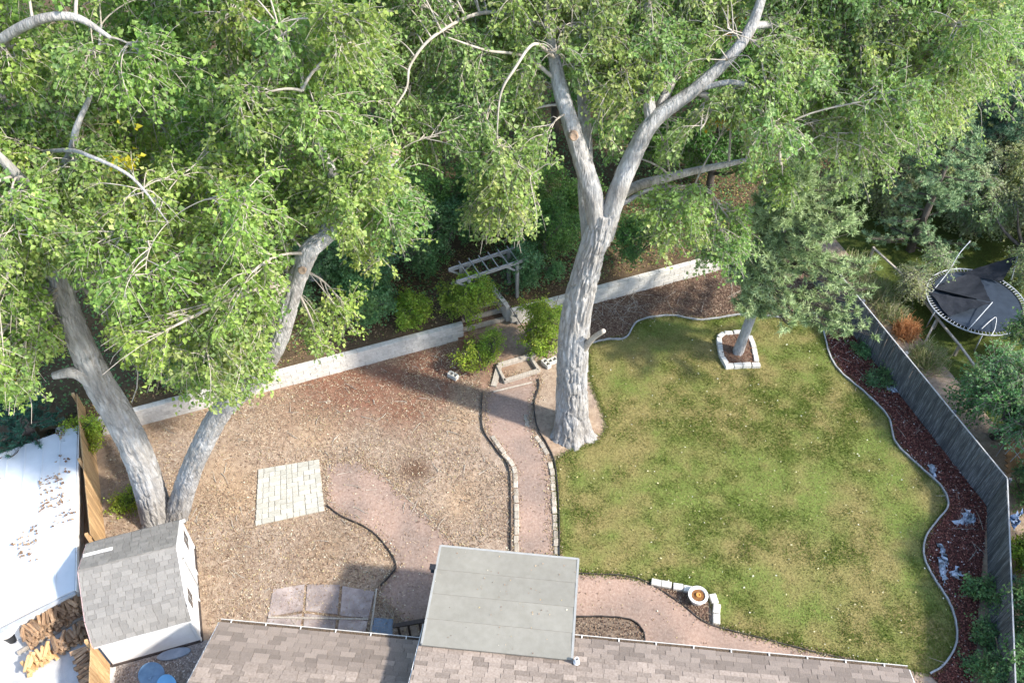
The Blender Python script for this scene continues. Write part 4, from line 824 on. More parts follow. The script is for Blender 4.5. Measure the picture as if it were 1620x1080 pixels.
fyA = lambda u, v: 15.6 + (520 - v) * .0085
regA = [(-130, -120), (540, -120), (575, 60), (560, 160), (610, 220), (632, 300), (610, 375), (560, 410), (540, 360), (500, 330), (455, 390), (425, 470), (395, 545), (330, 590), (250, 560), (190, 560), (150, 470), (60, 420), (90, 560), (40, 600), (-40, 610), (-130, 560)]
pA = region(regA, 74, fyA, (1.0, 1.6), rg, 82) + region(regA, 34, lambda u, v: fyA(u, v) - 1.8, (.8, 1.2), rg, 95, .9) + region(regA, 22, lambda u, v: fyA(u, v) + 2.6, (1.3, 1.9), rg, 110)
pA += [(Y(60, 372, 15.0), .75), (Y(112, 385, 15.2), .6, .8), (Y(20, 330, 14.8), .75), (Y(20, 430, 15.0), .7), (Y(500, 535, 17.0), .75, .7), (Y(545, 500, 17.4), .6, .5), (Y(330, 585, 15.0), .8), (Y(385, 575, 14.9), .6), (Y(360, 610, 14.9), .45, .6), (Y(545, 330, 15.4), .6, .7), (Y(210, 640, 15.6), .35, .35), (Y(15, 560, 15), 1.0), (Y(60, 540, 15.6), .7), (Y(600, 270, 16.4), .8), (Y(620, 340, 16.6), .7)]
yl = [(Y(195, 230, 15.5), .5, (.42, .38, .03)), (Y(25, 225, 14.6), .6, (.36, .36, .04)), (Y(90, 255, 14.6), .5, (.40, .36, .04)), (Y(315, 300, 14.6), .5, (.36, .34, .06)), (Y(12, 575, 14.8), .35, (.36, .34, .04))]
yl = [(c + 0, r * 1.5, k) for c, r, k in yl]
nlv = crown(tA, [(A1[0][5:], A1[1][5:]), (A2[0][6:], A2[1][6:]), L3, L4, L5, L6, L7, L8, L9, L10], pA, rg, COTT, .122, nS=14, nT=8, nL=13, clear=clearA, yellow=yl)

# the single trunk cottonwood in the middle
rg = np.random.default_rng(8)
tB = thing('cottonwood_tree', G(903, 668), 'tall forked cottonwood with thick grey trunk beside the lawn', 'tree')
B1 = px_limb([(905, 688, 19.15, .60), (905, 640, 19.4, .54), (906, 570, 19.5, .51), (911, 500, 19.5, .45), (929, 425, 19.5, .40), (948, 365, 19.5, .38), (956, 335, 19.5, .32)]); B1[0][0][2] = -.15
BL = px_limb([(950, 385, 19.5, .29), (938, 310, 19.5, .27), (920, 250, 19.6, .25), (898, 180, 19.9, .21), (884, 130, 20.3, .19), (868, 40, 21, .12), (850, -60, 21.8, .06)])
BL2 = px_limb([(932, 380, 19.9, .22), (926, 300, 20.5, .21), (927, 235, 21.2, .19), (923, 150, 22.2, .17), (924, 70, 23.2, .14), (930, -40, 24.4, .09)])
BR = px_limb([(955, 375, 19.5, .29), (975, 310, 19.5, .27), (1005, 240, 19.7, .24), (1035, 190, 19.9, .21), (1095, 145, 20.1, .17), (1150, 95, 20.4, .15), (1190, 40, 20.8, .14), (1215, -40, 21.4, .09)])
BR2 = px_limb([(1032, 200, 19.9, .17), (1024, 140, 20.3, .15), (1026, 70, 20.9, .13), (1024, -30, 21.6, .08)])
BR3 = px_limb([(1035, 192, 20, .16), (1055, 145, 20.6, .14), (1085, 70, 21.8, .11), (1110, -20, 23, .07)])
BR4 = px_limb([(1108, 140, 20.1, .085), (1150, 131, 20.0, .075), (1180, 134, 19.9, .06), (1200, 148, 19.8, .045), (1225, 200, 19.5, .03)])
BW = px_limb([(945, 335, 20.1, .16), (1000, 298, 20.9, .15), (1060, 280, 21.6, .13), (1110, 268, 22.2, .11), (1200, 250, 23, .07)])
BW2 = px_limb([(985, 322, 19.9, .07), (1030, 300, 20.3, .06), (1090, 295, 20.8, .05), (1120, 300, 21.2, .03)])
BX = px_limb([(1190, 40, 20.8, .10), (1290, 40, 22.0, .07), (1370, 70, 22.2, .05), (1440, 105, 22.2, .03)])
BX2 = px_limb([(1100, 145, 20.2, .09), (1220, 190, 19.6, .05), (1235, 260, 19.2, .035)])
BLx = px_limb([(884, 130, 20.3, .06), (830, 90, 20.4, .04), (770, 80, 20.2, .03), (710, 60, 19.6, .016)])
BLy = px_limb([(876, 90, 20.4, .05), (845, 70, 19.8, .04), (815, 108, 19.2, .034), (792, 150, 18.9, .026), (786, 215, 18.7, .014)])
BLz = px_limb([(868, 40, 21, .06), (770, 20, 21.2, .05), (690, 55, 20.2, .04), (650, 102, 19.6, .032), (643, 140, 19.2, .026), (618, 188, 18.8, .02), (632, 240, 18.6, .01)])
stem('trunk', *B1, MAT['bark'], tB, k=120, depth=.09, step=.04, flare=.34, seed=11)
for i, q in enumerate((BL, BL2, BR, BR2, BR3)): stem('limb', *q, MAT['bark'], tB, k=48, depth=.05, step=.06, seed=12 + i)
for i, q in enumerate((BR4, BW, BW2, BX, BX2, BLx, BLy, BLz)): stem('limb', *q, MAT['bark' if i < 4 else 'twig'], tB, k=16, depth=.01, step=.09, seed=20 + i)
stem('stub', *px_limb([(922, 552, 19.3, .14), (938, 535, 19.0, .09), (955, 523, 18.8, .075)]), MAT['twig'], tB, k=20, depth=.015, seed=31)
o = Y(908, 216, 19.28); MB().lathe(o, [(.13, -.12), (.12, 0), (.085, .03), (.075, .02), (0, .01)], 18, (.1, -1, .35)).build('pruned_knot', MAT['cut'], tB, smooth=True)
clearB = [([(840, 720), (850, 420), (905, 380), (895, 250), (868, 190), (850, 70), (884, 66), (905, 150), (925, 200), (960, 300), (1000, 215), (1020, 165), (1100, 115), (1150, 60), (1190, 25), (1215, 30), (1190, 90), (1110, 165), (1050, 215), (1000, 300), (985, 420), (960, 720)], 21.5 + 6),
          ([(690, 380), (835, 385), (905, 380), (1010, 480), (1300, 460), (1320, 620), (640, 640), (640, 430)], 60), ([(585, 300), (700, 300), (720, 380), (600, 400)], 60), ([(1095, 200), (1180, 210), (1170, 300), (1090, 290)], 40), ([(860, 265), (915, 260), (915, 340), (850, 340)], 40)]
fyB = lambda u, v: 20.2 + (200 - v) * .011
regB1 = [(560, -120), (880, -120), (880, 160), (860, 250), (850, 330), (800, 350), (770, 300), (740, 250), (690, 240), (640, 210), (580, 100)]
regB2 = [(900, -120), (1580, -120), (1590, 60), (1540, 140), (1470, 190), (1430, 225), (1370, 240), (1300, 215), (1240, 230), (1200, 180), (1060, 240), (1010, 200), (900, 120)]
regB3 = [(1030, 320), (1090, 300), (1150, 340), (1175, 400), (1130, 425), (1060, 410)]
pB = region(regB1, 40, lambda u, v: fyB(u, v) - .6, (.8, 1.3), rg, 55, .95) + region(regB2, 80, lambda u, v: fyB(u, v) - .3, (1.0, 1.55), rg, 68) + region(regB2, 22, lambda u, v: fyB(u, v) + 2.2, (1.2, 1.7), rg, 105) + region(regB3, 6, lambda u, v: 19.6, (.55, .8), rg, 44, .8)
pB += [(Y(770, 330, 18.9), .6, .7), (Y(800, 300, 18.8), .65, .8), (Y(770, 385, 18.9), .3, .4), (Y(820, 390, 19), .25, .3), (Y(1245, 290, 19.6), .45, .7), (Y(1180, 240, 19.3), .45, .6), (Y(990, 250, 21.4), .7, .7), (Y(1150, 190, 21.5), .8, .8)]
ylB = [(Y(1135, 200, 20.8), .55, (.50, .33, .03)), (Y(1165, 45, 21.5), .4, (.45, .25, .03))]
COT2 = [((0.219, 0.333, 0.092), 5), ((0.304, 0.416, 0.129), 4), ((0.152, 0.249, 0.083), 3), ((0.456, 0.517, 0.239), 1.4), ((0.190, 0.286, 0.110), 2)]
nlv += crown(tB, [(BL[0][3:], BL[1][3:]), (BL2[0][3:], BL2[1][3:]), (BR[0][4:], BR[1][4:]), BR2, BR3, BR4, (BW[0][2:], BW[1][2:]), (BW2[0][2:], BW2[1][2:]), BX, BX2, BLx, BLy, BLz], pB, rg, COT2, .115, nS=14, nT=8, nL=12, clear=clearB, yellow=ylB, droop=.6, hang=0.0)

# trees behind, farther up the slope
def tree(name, base, h, r, label, pal, npf, leaf=.12, seed=1, nS=12, nT=7, nL=11, trunk=.2, group=None, lean=(0, 0), zlow=.35, squash=1.0, bark='dark_bark', **kw):
    rng = np.random.default_rng(seed); base = np.array(base, float); t = thing(name, base, label, 'tree', group); top = base + np.array([lean[0], lean[1], h * .8])
    tr = ([base - [0, 0, .2], base + (top - base) * .3 + rng.normal(size=3) * .1, base + (top - base) * .65 + rng.normal(size=3) * .15, top], [trunk, trunk * .8, trunk * .5, trunk * .2]); limbs = [tr]
    for k in range(4):
        d = rdir(1, rng)[0]; d[2] = abs(d[2]) * .5 + .3; s = base + (top - base) * rng.uniform(.3, .6); limbs.append(([s, s + d * r * .5, s + d * r * .9 + [0, 0, .3]], [trunk * .45, trunk * .3, trunk * .12]))
    for i, (p, rr) in enumerate(limbs): stem('trunk' if i == 0 else 'limb', p, rr, MAT[bark], t, k=14, depth=.01, step=.2, seed=seed)
    puffs = []
    for k in range(npf):
        d = rdir(1, rng)[0]; f = rng.uniform(.3, 1) ** .5; c = base + np.array([lean[0] * .7, lean[1] * .7, h * (zlow + (1 - zlow) / 2)]) + d * f * np.array([r, r * squash, h * (1 - zlow) / 2]) * .85
        puffs.append((c, rng.uniform(.26, .42) * r))
    n = crown(t, limbs, puffs, rng, pal, leaf, nS, nT, nL, bark_mat=bark, **kw); return t
bgt = 'trees on the slope behind the cottonwoods'
def tz(u, v, yy): p = Y(u, v, yy); return p
def slope_base(x, y): return (x, y, float(terr_z(np.array([[x, y, 0.]]))[0]))
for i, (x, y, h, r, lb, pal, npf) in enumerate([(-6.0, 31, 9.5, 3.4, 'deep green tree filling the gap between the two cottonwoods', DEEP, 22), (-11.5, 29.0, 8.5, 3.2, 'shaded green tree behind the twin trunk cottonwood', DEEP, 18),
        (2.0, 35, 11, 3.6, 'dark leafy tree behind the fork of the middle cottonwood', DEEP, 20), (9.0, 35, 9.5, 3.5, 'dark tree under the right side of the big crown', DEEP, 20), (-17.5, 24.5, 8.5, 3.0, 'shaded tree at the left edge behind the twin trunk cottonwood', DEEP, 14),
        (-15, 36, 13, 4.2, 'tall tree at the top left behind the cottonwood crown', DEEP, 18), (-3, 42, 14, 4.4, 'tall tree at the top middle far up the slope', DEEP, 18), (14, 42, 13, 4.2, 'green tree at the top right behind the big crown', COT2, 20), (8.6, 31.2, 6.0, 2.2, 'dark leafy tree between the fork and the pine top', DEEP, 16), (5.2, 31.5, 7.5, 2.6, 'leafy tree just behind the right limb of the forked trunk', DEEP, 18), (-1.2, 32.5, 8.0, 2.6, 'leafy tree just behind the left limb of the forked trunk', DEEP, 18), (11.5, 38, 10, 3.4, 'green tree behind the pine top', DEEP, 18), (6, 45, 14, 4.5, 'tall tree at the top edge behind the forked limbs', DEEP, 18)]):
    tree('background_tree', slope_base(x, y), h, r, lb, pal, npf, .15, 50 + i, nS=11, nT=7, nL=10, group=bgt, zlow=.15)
# shrubs on the terrace and round about
def shrub(base, h, r, label, pal, npf=7, leaf=.08, seed=1, name='shrub', nS=10, nT=7, nL=11, cat='shrub', group=None, wid=.7, twig='dark_bark', zlow=.05, droop=.3, **kw):
    rng = np.random.default_rng(seed); base = np.array(base, float); t = thing(name, base, label, cat, group); limbs = []
    for k in range(5):
        d = rdir(1, rng)[0]; d[2] = 1.1; d = nrm(d); limbs.append(([base - [0, 0, .05], base + d * h * .4, base + d * h * .75 + [0, 0, .1]], [.03, .022, .01]))
    for p, rr in limbs: stem('stem', p, rr, MAT['dark_bark'], t, k=8, depth=.003, step=.15)
    puffs = []
    for k in range(npf):
        d = rdir(1, rng)[0]; c = base + np.array([0, 0, h * (zlow + .5 * (1 - zlow))]) + d * rng.uniform(.3, .9) * np.array([r, r, h * .5 * (1 - zlow)]); puffs.append((c, rng.uniform(.22, .5) * r))
    crown(t, limbs, puffs, rng, pal, leaf, nS, nT, nL, twig_mat=twig, wid=wid, droop=droop, twl=(.22, .55), sub_r=.008, **kw); return t
tg = 'shrubs on the terrace above the wall'
for i, (u, v, h, r, lb, pal, npf) in enumerate([(655, 425, 2.3, 1.35, 'large blue green shrub left of the pergola', SHRUB, 12), (605, 490, 1.6, 1.1, 'low dense shrub above the wall between the cottonwoods', SHRUB, 9), (700, 405, 2.2, 1.1, 'dark green shrub just behind the left pergola post', SHRUB, 9),
        (560, 470, 1.5, .9, 'shrub above the wall right of the leaning trunk', SHRUB, 7), (870, 410, 2.2, 1.25, 'dark green shrub right of the pergola behind the trunk', DEEP, 11), (880, 350, 2.2, 1.4, 'shaded shrub behind the fork of the big trunk', DEEP, 10), (840, 440, 1.3, .8, 'small dark shrub below the pergola right post', SHRUB, 7),
        (520, 440, 1.7, 1.2, 'dark shrub behind the leaning cottonwood trunk', SHRUB, 8), (740, 365, 2.2, 1.5, 'leafy shrub behind the pergola roof', DEEP, 10), (640, 360, 2.4, 1.6, 'tall shaded shrub above the old stone wall', DEEP, 10), (1010, 400, 1.2, .9, 'small shrub on bare soil right of the big trunk', DEEP, 5),
        (650, 495, .4, .55, 'low yellowish plant on the terrace edge left of the gap', LIME, 4), (575, 390, 2.6, 1.5, 'shrub in the dark gap under the cottonwood crown', DEEP, 9), (800, 330, 2.4, 1.5, 'dark shrub under the hanging cottonwood twigs', DEEP, 9), (450, 480, 1.4, 1.0, 'shrub above the wall left of the leaning trunk', SHRUB, 6), (300, 600, 1.2, .9, 'low shrub above the wall between the twin trunks', SHRUB, 5), (390, 540, 1.1, .8, 'small shrub above the wall behind hanging leaves', SHRUB, 5)]):
    shrub(G(u, v, 1.1 if v > 400 else 1.8), h * 1.25, r * 1.3, lb, pal, npf + 4, .10, 70 + i, group=tg)
shrub(G(738, 510, .8) + [0, .1, 0], 1.7, 1.25, 'lime green bush over the wall top at the gap', LIME, 14, .085, 91, droop=.5); shrub(G(765, 585), 1.8, .75, 'bright lime green bush in front of the wall at the gap', LIME, 10, .08, 92, nS=9, droop=.5)
shrub(G(853, 556), 2.9, 1.15, 'bright green bush right of the steps beside the big trunk', LIME, 16, .085, 93, nS=9, droop=.5); shrub(G(205, 800), .5, .4, 'small weed clump at the foot of the cedar fence', LIME, 4, .07, 94, cat='weed')
shrub(G(150, 770) * [1, 1, 0] + [-.6, 1.6, 0], 1.9, .5, 'narrow vine like bush between white roof and cedar fence', LIME, 6, .09, 95)
def conifer(name, base, h, r, label, pal, seed, needle=.16, ntuft=420, npt=46, z0=.25, trunk=.16, cat='tree', bark='bark', lean=(0, 0), flat=.45, droopy=.0, wd=.03, nb=60, side=0.0):
    """open pine: limbs in whorls, tufts of needles at their ends"""
    rng = np.random.default_rng(seed); base = np.array(base, float); t = thing(name, base, label, cat); top = base + np.array([lean[0], lean[1], h])
    stem('trunk', [base - [0, 0, .1], base + (top - base) * .35, base + (top - base) * .7, top], [trunk, trunk * .85, trunk * .5, .03], MAT[bark], t, k=30, depth=.014, step=.06, seed=seed, flare=.2)
    s = rng.uniform(z0, .97, nb); a = rng.uniform(0, 6.283, nb); L = r * (1.05 - .75 * ((s - z0) / (1 - z0)) ** 1.3) * rng.uniform(.65, 1.1, nb) * (1 + side * np.cos(a)) * np.where((s < z0 + .14) & (np.cos(a) < .2), 1 - side * 1.3, 1); p0 = base + (top - base) * s[:, None]; d = np.c_[np.cos(a), np.sin(a), np.full(nb, .12)]
    P = bez(p0, p0 + d * L[:, None] * .35, p0 + d * L[:, None] * .7 - [0, 0, .1 + droopy], p0 + d * L[:, None] + np.array([0, 0, .18]) - [0, 0, droopy * 2], 8)
    V, F = tubes(P, np.full(nb, .035), np.full(nb, .01), 5); o = link('branches', npmesh('branches', V, F, smooth=True), MAT['dark_bark'], t); o['kind'] = 'stuff'
    k = rng.integers(0, nb, ntuft); q = at(P[k], rng.uniform(.18, 1.03, ntuft)) + rdir(ntuft, rng) * np.array([.34, .34, .22]) * rng.uniform(.2, 1, (ntuft, 1)) * r / 2
    s2 = at(P[k], rng.uniform(.3, .95, ntuft)); tw = bez(s2, s2 * .6 + q * .4, s2 * .3 + q * .7 + [0, 0, .03], q, 4); V, F = tubes(tw, np.full(ntuft, .009), np.full(ntuft, .005), 3); o = link('twigs', npmesh('twigs', V, F), MAT['dark_bark'], t); o['kind'] = 'stuff'
    n = ntuft * npt; ax = nrm(nrm(q - s2) + [0, 0, .35]); dd = nrm(rdir(n, rng) * .95 + np.repeat(ax, npt, 0) * .75); pos = np.repeat(q, npt, 0) - np.repeat(ax, npt, 0) * rng.uniform(0, .18, (n, 1)); ln = needle * rng.uniform(.7, 1.1, (n, 1)); sd = nrm(np.cross(dd, rdir(n, rng))) * wd
    V = np.stack([pos - sd * .5, pos + sd * .5, pos + dd * ln], 1).reshape(-1, 3); F = np.arange(3 * n).reshape(-1, 3); cc = np.repeat(pick(pal, ntuft, rng), npt, 0) * rng.uniform(.8, 1.2, (n, 1))
    o = link('crown', npmesh('crown', V, F, np.repeat(cc, 3, 0)), MAT['needle'], t); o['kind'] = 'stuff'; return t
PINE = [((.33, .42, .19), 4), ((.40, .48, .24), 3), ((.24, .32, .13), 3)]
conifer('pine_tree', G(1166, 560), 8.8, 2.8, 'pine tree growing from the stone ring at the lawn corner', PINE, 3, ntuft=3400, npt=32, z0=.25, nb=110, lean=(.7, .2), trunk=.2, needle=.21, wd=.034, side=.5)
SPR = [((0.263, 0.369, 0.180), 4), ((0.344, 0.456, 0.234), 3), ((0.182, 0.283, 0.134), 3)]
conifer('conifer_tree', G(1440, 395), 6.5, 2.4, 'grey green conifer above the far end of the grey fence', SPR, 13, ntuft=1200, npt=36, z0=.03, bark='dark_bark')
conifer('conifer_tree', G(1520, 345), 6.5, 2.2, 'dark conifer at the top right behind the trampoline', [((.08, .15, .08), 4), ((.11, .19, .10), 3), ((.2, .25, .16), 1)], 14, ntuft=1200, npt=36, z0=.03, bark='dark_bark')
conifer('conifer_tree', G(70, 715), 3.4, 1.5, 'blue green conifer at the left edge above the white roof', TEAL, 15, ntuft=700, npt=36, z0=.03, needle=.14, bark='dark_bark')
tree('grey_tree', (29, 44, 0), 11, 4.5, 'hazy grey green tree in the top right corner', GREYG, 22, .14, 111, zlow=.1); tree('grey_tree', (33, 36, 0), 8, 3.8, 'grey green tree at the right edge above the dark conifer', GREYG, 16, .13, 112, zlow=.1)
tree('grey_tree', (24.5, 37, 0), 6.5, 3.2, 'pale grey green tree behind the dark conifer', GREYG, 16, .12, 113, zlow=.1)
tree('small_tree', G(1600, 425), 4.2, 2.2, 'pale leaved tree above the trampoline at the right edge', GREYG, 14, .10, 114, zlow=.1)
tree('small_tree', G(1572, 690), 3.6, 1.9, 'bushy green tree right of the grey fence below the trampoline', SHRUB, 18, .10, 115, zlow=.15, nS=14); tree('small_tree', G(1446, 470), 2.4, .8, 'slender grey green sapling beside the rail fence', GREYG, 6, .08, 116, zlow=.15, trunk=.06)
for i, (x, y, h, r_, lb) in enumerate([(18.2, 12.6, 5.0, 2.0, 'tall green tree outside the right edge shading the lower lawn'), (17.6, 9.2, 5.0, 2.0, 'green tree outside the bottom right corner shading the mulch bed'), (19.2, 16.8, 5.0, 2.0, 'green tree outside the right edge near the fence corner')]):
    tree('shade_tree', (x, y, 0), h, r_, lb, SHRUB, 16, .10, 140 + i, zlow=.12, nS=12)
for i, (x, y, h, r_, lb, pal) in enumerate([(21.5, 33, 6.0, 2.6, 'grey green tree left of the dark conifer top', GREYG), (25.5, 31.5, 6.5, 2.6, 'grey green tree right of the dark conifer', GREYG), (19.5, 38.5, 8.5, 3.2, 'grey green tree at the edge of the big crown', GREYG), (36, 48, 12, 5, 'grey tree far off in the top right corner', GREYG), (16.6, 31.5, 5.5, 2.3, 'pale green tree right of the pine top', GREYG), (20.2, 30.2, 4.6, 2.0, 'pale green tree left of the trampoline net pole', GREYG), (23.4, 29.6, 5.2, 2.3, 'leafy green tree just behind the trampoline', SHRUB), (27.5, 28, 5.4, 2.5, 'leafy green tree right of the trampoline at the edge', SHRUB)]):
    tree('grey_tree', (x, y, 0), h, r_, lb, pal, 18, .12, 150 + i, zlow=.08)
tree('small_tree', G(1640, 620), 4.0, 2.0, 'green tree cut by the right edge below the trampoline', SHRUB, 14, .10, 117, zlow=.1)
for i, (u, v, h, r, lb, pal) in enumerate([(1612, 1000, 2.3, 1.1, 'tall dark bush at the lower right corner behind the fence', SHRUB), (1615, 900, 1.5, .8, 'sunlit yellow green bush right of the fence below the tarp', LIME), (1640, 960, 2.6, 1.3, 'dark bush cut by the right edge near the bottom', SHRUB), (1600, 1085, 2.2, 1.0, 'dark green bush at the bottom right corner', SHRUB), (1625, 790, 1.5, .8, 'shaded bush right of the fence corner', SHRUB),
        (1560, 1010, .8, .45, 'low dark plant inside the fence near the bottom right', SHRUB), (1556, 1062, .9, .5, 'leafy plant inside the fence at the bottom right', SHRUB), (1552, 930, .6, .4, 'small plant at the foot of the fence in the mulch', SHRUB), (1358, 545, .28, .55, 'low dark ground plant at the fence foot near the pine', SHRUB), (1390, 600, .26, .5, 'low dark ground plant midway along the fence foot', SHRUB), (1330, 515, .28, .55, 'low dark plant at the far end of the mulch bed', SHRUB)]):
    shrub(G(u, v), h, r, lb, pal, 8 if r > .6 else 4, .085, 130 + i, group='bushes along the grey fence')
def dry_bush(u, v, r, h, label, cols, seed, n=900):
    rng = np.random.default_rng(seed); b = G(u, v); t = thing('dry_bush', b, label, 'dry bush'); d = rdir(n, rng); d[:, 2] = np.abs(d[:, 2]) * .9 + .15; d = nrm(d); s = b + rng.normal(size=(n, 3)) * np.array([r * .35, r * .35, .03]); s[:, 2] = np.abs(s[:, 2]); e = s + d * np.array([r * .7, r * .7, h]) * rng.uniform(.5, 1.1, (n, 1))
    P = bez(s, s * .7 + e * .3 + rng.normal(size=(n, 3)) * .04, s * .3 + e * .7 + rng.normal(size=(n, 3)) * .06 + [0, 0, .08], e - [0, 0, .05], 5); V, F = tubes(P, np.full(n, .011), np.full(n, .004), 3)
    o = link('stems', npmesh('stems', V, F, np.repeat(pick(cols, n, rng), 15, 0)), MAT['litter'], t); o['kind'] = 'stuff'
ORG = [((.46, .20, .07), 4), ((.55, .29, .13), 3), ((.30, .14, .06), 2)]; STR = [((.36, .32, .16), 3), ((.26, .27, .11), 3), ((.20, .27, .09), 4), ((.45, .41, .27), 1.5)]
dry_bush(1432, 528, .55, .8, 'rusty orange dead bush leaning over the grey fence', ORG, 1); dry_bush(1385, 470, .9, .9, 'straw coloured dry bush behind the far end of the fence', STR, 2); dry_bush(1465, 570, .8, .8, 'pale dry bush between fence and rail fence', STR, 3); dry_bush(1350, 430, .8, .9, 'dry brush at the far end of the grey fence', STR, 4); dry_bush(1410, 500, .7, .6, 'tangled dry brush next to the orange bush', STR, 5)

# ------------------------------------------------------------------ loose cover: grass, litter, twigs
rs = np.random.default_rng(77)
def scat(poly, n, rng):
    poly = np.asarray(poly, float); lo, hi = poly.min(0), poly.max(0); out = np.zeros((0, 2))
    while len(out) < n:
        q = rng.uniform(lo, hi, (n, 2)); out = np.vstack([out, q[inpoly(q[:, 0], q[:, 1], poly)]])
    return out[:n]
def blades(name, q, h, w, cols, z=0.0, lean=.6, label=None, cat=None, mat='grass'):
    n = len(q); d = rdir(n, rs); d[:, 2] = np.abs(d[:, 2]) + .35; d[:, :2] *= lean; d = nrm(d); p = np.c_[q, np.broadcast_to(z, n)]; sd = nrm(np.cross(d, rdir(n, rs))) * w * .5; L = h * rs.uniform(.5, 1.2, (n, 1))
    V = np.stack([p - sd, p + sd, p + d * L], 1).reshape(-1, 3); o = link(name, npmesh(name, V, np.arange(3 * n).reshape(-1, 3), np.repeat(cols, 3, 0)), MAT[mat]); return tag(o, label, cat, kind='stuff')
q = scat(lawn_w, 190000, rs); P = np.c_[q, np.zeros(len(q))]; g = np.clip(.27 + (fbm(P * .6, 21) - .48) * 1.7 + (fbm(P * 1.9, 23) - .5) * 2.0 + (rs.random(len(q)) - .5) * .8, 0, 1)[:, None]
gc = (1 - g) * np.array([.305, .265, .11]) + g * np.array([.135, .185, .034]); gc = gc * rs.uniform(.75, 1.25, (len(q), 1))
keep = rs.random(len(q)) < (.45 + .55 * g[:, 0]); q, gc, g = q[keep], gc[keep], g[keep]
blades('grass', q, .075 * (.7 + .7 * g), .02, gc, .012, .9, 'patchy green and straw coloured grass of the lawn', 'grass')
q = scat([FA, (16.5, 39), (30, 50), (34, 20), FB], 30000, rs); blades('grass', q, .08, .03, np.array([.09, .15, .03]) * rs.uniform(.6, 1.5, (len(q), 1)), -.02, .8, 'grass of the neighbouring yard round the trampoline', 'grass')
def along(poly, n, w):
    P = np.vstack([poly, poly[:1]]); sg = np.linalg.norm(np.diff(P, axis=0), axis=1); cs = np.r_[0, np.cumsum(sg)]; x = rs.uniform(0, cs[-1], n); i = np.searchsorted(cs, x) - 1; i = np.clip(i, 0, len(sg) - 1); t = ((x - cs[i]) / np.maximum(sg[i], 1e-6))[:, None]
    return P[i] * (1 - t) + P[i + 1] * t + rs.normal(size=(n, 2)) * w
q = along(lawn_w, 16000, .07); blades('grass', q, .09, .022, np.array([.16, .19, .045]) * rs.uniform(.6, 1.5, (len(q), 1)), .012, .9, 'ragged longer grass along the lawn edge', 'grass')
yard = [(-13.0, 14.9), (-14.3, 18.9), (-1.6, 23.8), (-1.0, 20.5), (-1.1, 18.5), (0, 17), (0, 13.2), (-3, 13), (-3, 11.5), (-7.9, 10.8), (-8.9, 11.5), (-10.1, 14.5), (-12, 13.9)]
def mask(q, polys):
    k = np.ones(len(q), bool)
    for p in polys: k &= ~inpoly(q[:, 0], q[:, 1], p)
    return q[k]
paved = [path_w, pathW_w, np.array([A, B, C_, D])]
q = scat(yard, 70000, rs); m_ = ~np.any([inpoly(q[:, 0], q[:, 1], p) for p in paved], axis=0); m_ |= rs.random(len(q)) < .05; q = q[m_]; P3 = np.c_[q, np.zeros(len(q))]; red = soil_col(P3); k = rs.random(len(q)) < np.clip(.15 + red[:, 1] * .75, 0, 1) * np.clip(.15 + (fbm(P3 * .8, 33) - .3) * 2.6, .1, 1); q = q[k]; vv = .72 + .75 * fbm(np.c_[q, np.zeros(len(q))] * .9, 35)[:, None]
STRAW = [((.42, .335, .235), 4), ((.33, .24, .165), 4), ((.26, .18, .125), 2.5), ((.50, .43, .33), 1.5), ((.21, .14, .10), 1.5)]
blades('dry_grass', q, .15, .018, pick(STRAW, len(q), rs) * rs.uniform(.8, 1.2, (len(q), 1)) * vv, .004, 2.2, 'dry straw and dead grass strewn over the bare yard', 'dry grass', 'litter')
def litter(name, q, size, pal, z, label, cat='leaf litter'):
    n = len(q); ax = rdir(n, rs) * [1, 1, .25]; no = nrm(rdir(n, rs) * .55 + [0, 0, 1]); V, F = leaf_arrays(np.c_[q, np.broadcast_to(z, n) + rs.uniform(.004, .03, n)], ax, no, size * rs.uniform(.5, 1.2, n), .7, .22)
    return tag(link(name, npmesh(name, V, F, np.repeat(pick(pal, n, rs) * rs.uniform(.8, 1.2, (n, 1)), 4, 0)), MAT['litter']), label, cat, kind='stuff')
LIT = [((.40, .30, .19), 4), ((.32, .22, .145), 4), ((.20, .13, .09), 2), ((.58, .52, .39), 1.0), ((.45, .37, .20), .8)]
q = scat(yard, 26000, rs); m_ = ~np.any([inpoly(q[:, 0], q[:, 1], p) for p in paved], axis=0); m_ |= rs.random(len(q)) < .06; m_ &= rs.random(len(q)) < np.clip((fbm(np.c_[q, np.zeros(len(q))] * 1.1, 37) - .3) * 3, .12, 1); litter('fallen_leaves', q[m_], .07, LIT, 0.0, 'brown fallen leaves over the bare yard')
litter('fallen_leaves', scat(lawn_w, 400, rs), .07, [((.50, .46, .28), 3), ((.42, .36, .17), 3), ((.6, .58, .46), 1.4)], .05, 'scattered pale fallen leaves on the lawn')
litter('fallen_leaves', np.vstack([scat(pathS_w, 300, rs), scat(path_w, 160, rs), scat(pathW_w, 260, rs)]), .06, LIT, .01, 'few fallen leaves on the pink gravel paths')
litter('fallen_leaves', np.vstack([along(path_w, 2600, .12), along(pathW_w, 3000, .14), along(pathS_w, 1600, .1)]), .06, LIT, .012, 'leaf bits gathered along the path edges')
MUL = [((0.208, 0.072, 0.054), 4), ((0.117, 0.042, 0.034), 3), ((0.338, 0.156, 0.108), 2), ((0.065, 0.030, 0.024), 3), ((0.650, 0.576, 0.540), .25)]
litter('bark_mulch', scat(bed_w, 26000, rs), .07, MUL, .016, 'red brown bark mulch of the bed along the grey fence', 'mulch')
CHP = [((.26, .18, .12), 4), ((.16, .10, .07), 3), ((.36, .28, .20), 2), ((.10, .06, .045), 2)]
litter('wood_chips', scat(back_w, 14000, rs), .07, CHP, .02, 'brown wood chips between the wall and the lawn', 'mulch')
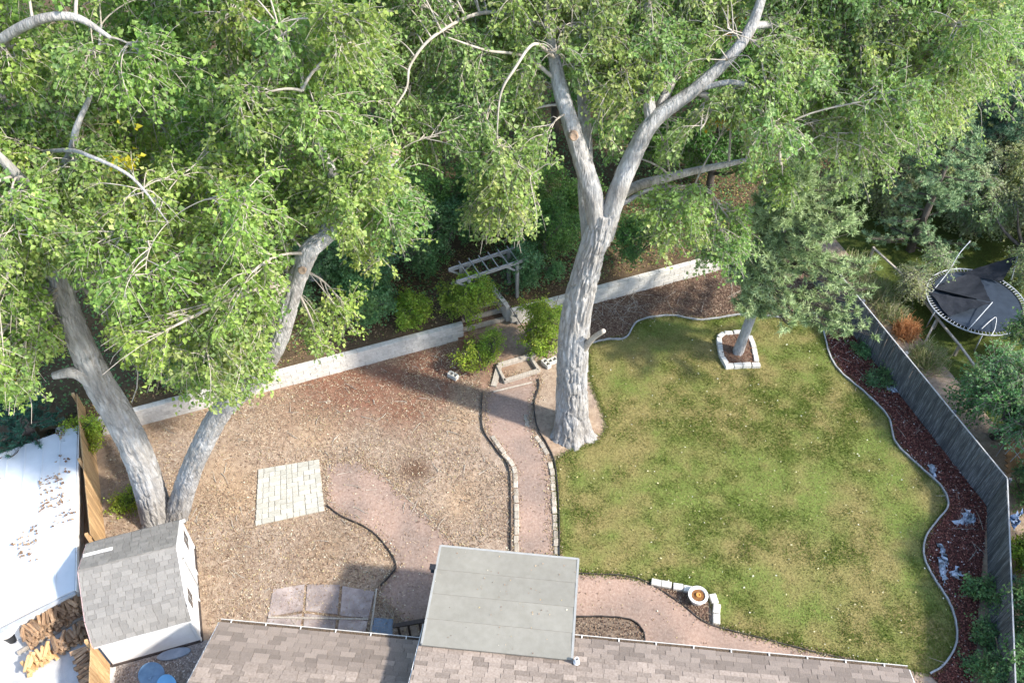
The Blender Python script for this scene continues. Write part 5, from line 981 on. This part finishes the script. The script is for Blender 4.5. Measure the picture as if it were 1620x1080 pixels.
litter('wood_chips', np.vstack([scat(corner_w, 500, rs), scat(small_w, 900, rs)]), .06, CHP, .028, 'wood chips in the small beds beside the house path', 'mulch')
litter('wood_chips', scat(Gp(ring[:-1]), 500, rs), .07, [((.28, .15, .09), 4), ((.16, .08, .05), 3)], .12, 'reddish wood chips inside the stone ring of the pine', 'mulch')
litter('pebbles', scat([(-11.4, 10.6), (-9.0, 11.3), (-7.9, 10.9), (-8.0, 8.6), (-10.9, 8.6)], 5000, rs), .06, [((.34, .30, .27), 4), ((.22, .18, .15), 3), ((.5, .47, .44), 1)], .01, 'grey pebbles in the corner below the shed', 'gravel')
q = scat([(p[0], p[1]) for p in (c0, b0, a0, a1, b1, c1)], 900, rs); k = fbm(np.c_[q * 1.3, np.zeros(len(q))], 9) > .56
zz = 1.31 + .2 * np.clip(1 - np.abs((q - b0[:2]) @ nrm((a0 - c0)[:2])) / 4.6, 0, 1)
litter('roof_leaves', q[k & (q[:, 1] > 13.2)], .12, [((.20, .12, .07), 3), ((.34, .24, .15), 2)], (zz + .04)[k & (q[:, 1] > 13.2)], 'brown leaves and twigs scattered on the white roof')
t_ = rs.random((70, 2)); P3 = cf0 + (cf1 - cf0) * t_[:, :1] + (cb0 - cf0) * t_[:, 1:]; litter('roof_leaves', P3[:, :2], .05, LIT, P3[:, 2] + .012, 'few dry leaves blown onto the grey patio cover')
q = scat(np.array(tw)[[0, 1, 4, 5, 6]], 26000, rs); q = q[wall_d(np.c_[q, np.zeros(len(q))]) < -.35]; litter('fallen_leaves', q, .09, [((.30, .20, .11), 4), ((.16, .10, .06), 4), ((.36, .33, .10), 2), ((.12, .16, .05), 2)], terr_z(np.c_[q, np.zeros(len(q))]), 'leaf litter on the terrace above the wall')
q = scat(np.array(tw)[[0, 1, 4, 5, 6, 8]], 95000, rs); pw = np.c_[q, np.zeros(len(q))]; q = q[(wall_d(pw) < -.6) & (fbm(pw * .5, 61) > .36) & (q[:, 1] < 44)]; pw = np.c_[q, np.zeros(len(q))]; n = len(q)
V, F = leaf_arrays(np.c_[q, terr_z(pw) + rs.uniform(.02, .8, n) * fbm(pw * .8, 63) * 1.8], rdir(n, rs), nrm(rdir(n, rs) * .7 + [0, 0, .8]), .11 * rs.uniform(.6, 1.3, n), .8)
tag(link('ground_cover', npmesh('ground_cover', V, F, np.repeat(pick(SHRUB, n, rs) * rs.uniform(.7, 1.2, (n, 1)), 4, 0)), MAT['leaf']), 'shaded leafy undergrowth on the slope under the trees', 'undergrowth', kind='stuff')
def sticks(name, q, L, label, z=.03):
    n = len(q); a = rs.uniform(0, 6.283, n); d = np.c_[np.cos(a), np.sin(a), rs.uniform(-.02, .08, n)] * (L * rs.uniform(.4, 1.2, n))[:, None]; p = np.c_[q, np.full(n, z)]; P = bez(p, p + d * .33 + rdir(n, rs) * .05 * [1, 1, .2], p + d * .66 + rdir(n, rs) * .08 * [1, 1, .2], p + d, 6)
    V, F = tubes(P, np.full(n, .014), np.full(n, .005), 4); return tag(link(name, npmesh(name, V, F), MAT['twig']), label, 'twigs', kind='stuff')
sticks('fallen_twigs', np.vstack([Gp([(rs.uniform(940, 1010), rs.uniform(465, 505)) for _ in range(45)]), scat(back_w, 40, rs)]), 1.0, 'pile of dead branches on the wood chips right of the trunk')
sticks('fallen_twigs', scat(yard, 120, rs), .5, 'dead twigs scattered over the bare yard'); sticks('fallen_twigs', scat(bed_w, 60, rs), .6, 'pale twigs lying in the red mulch bed')
print('leaves', nlv)
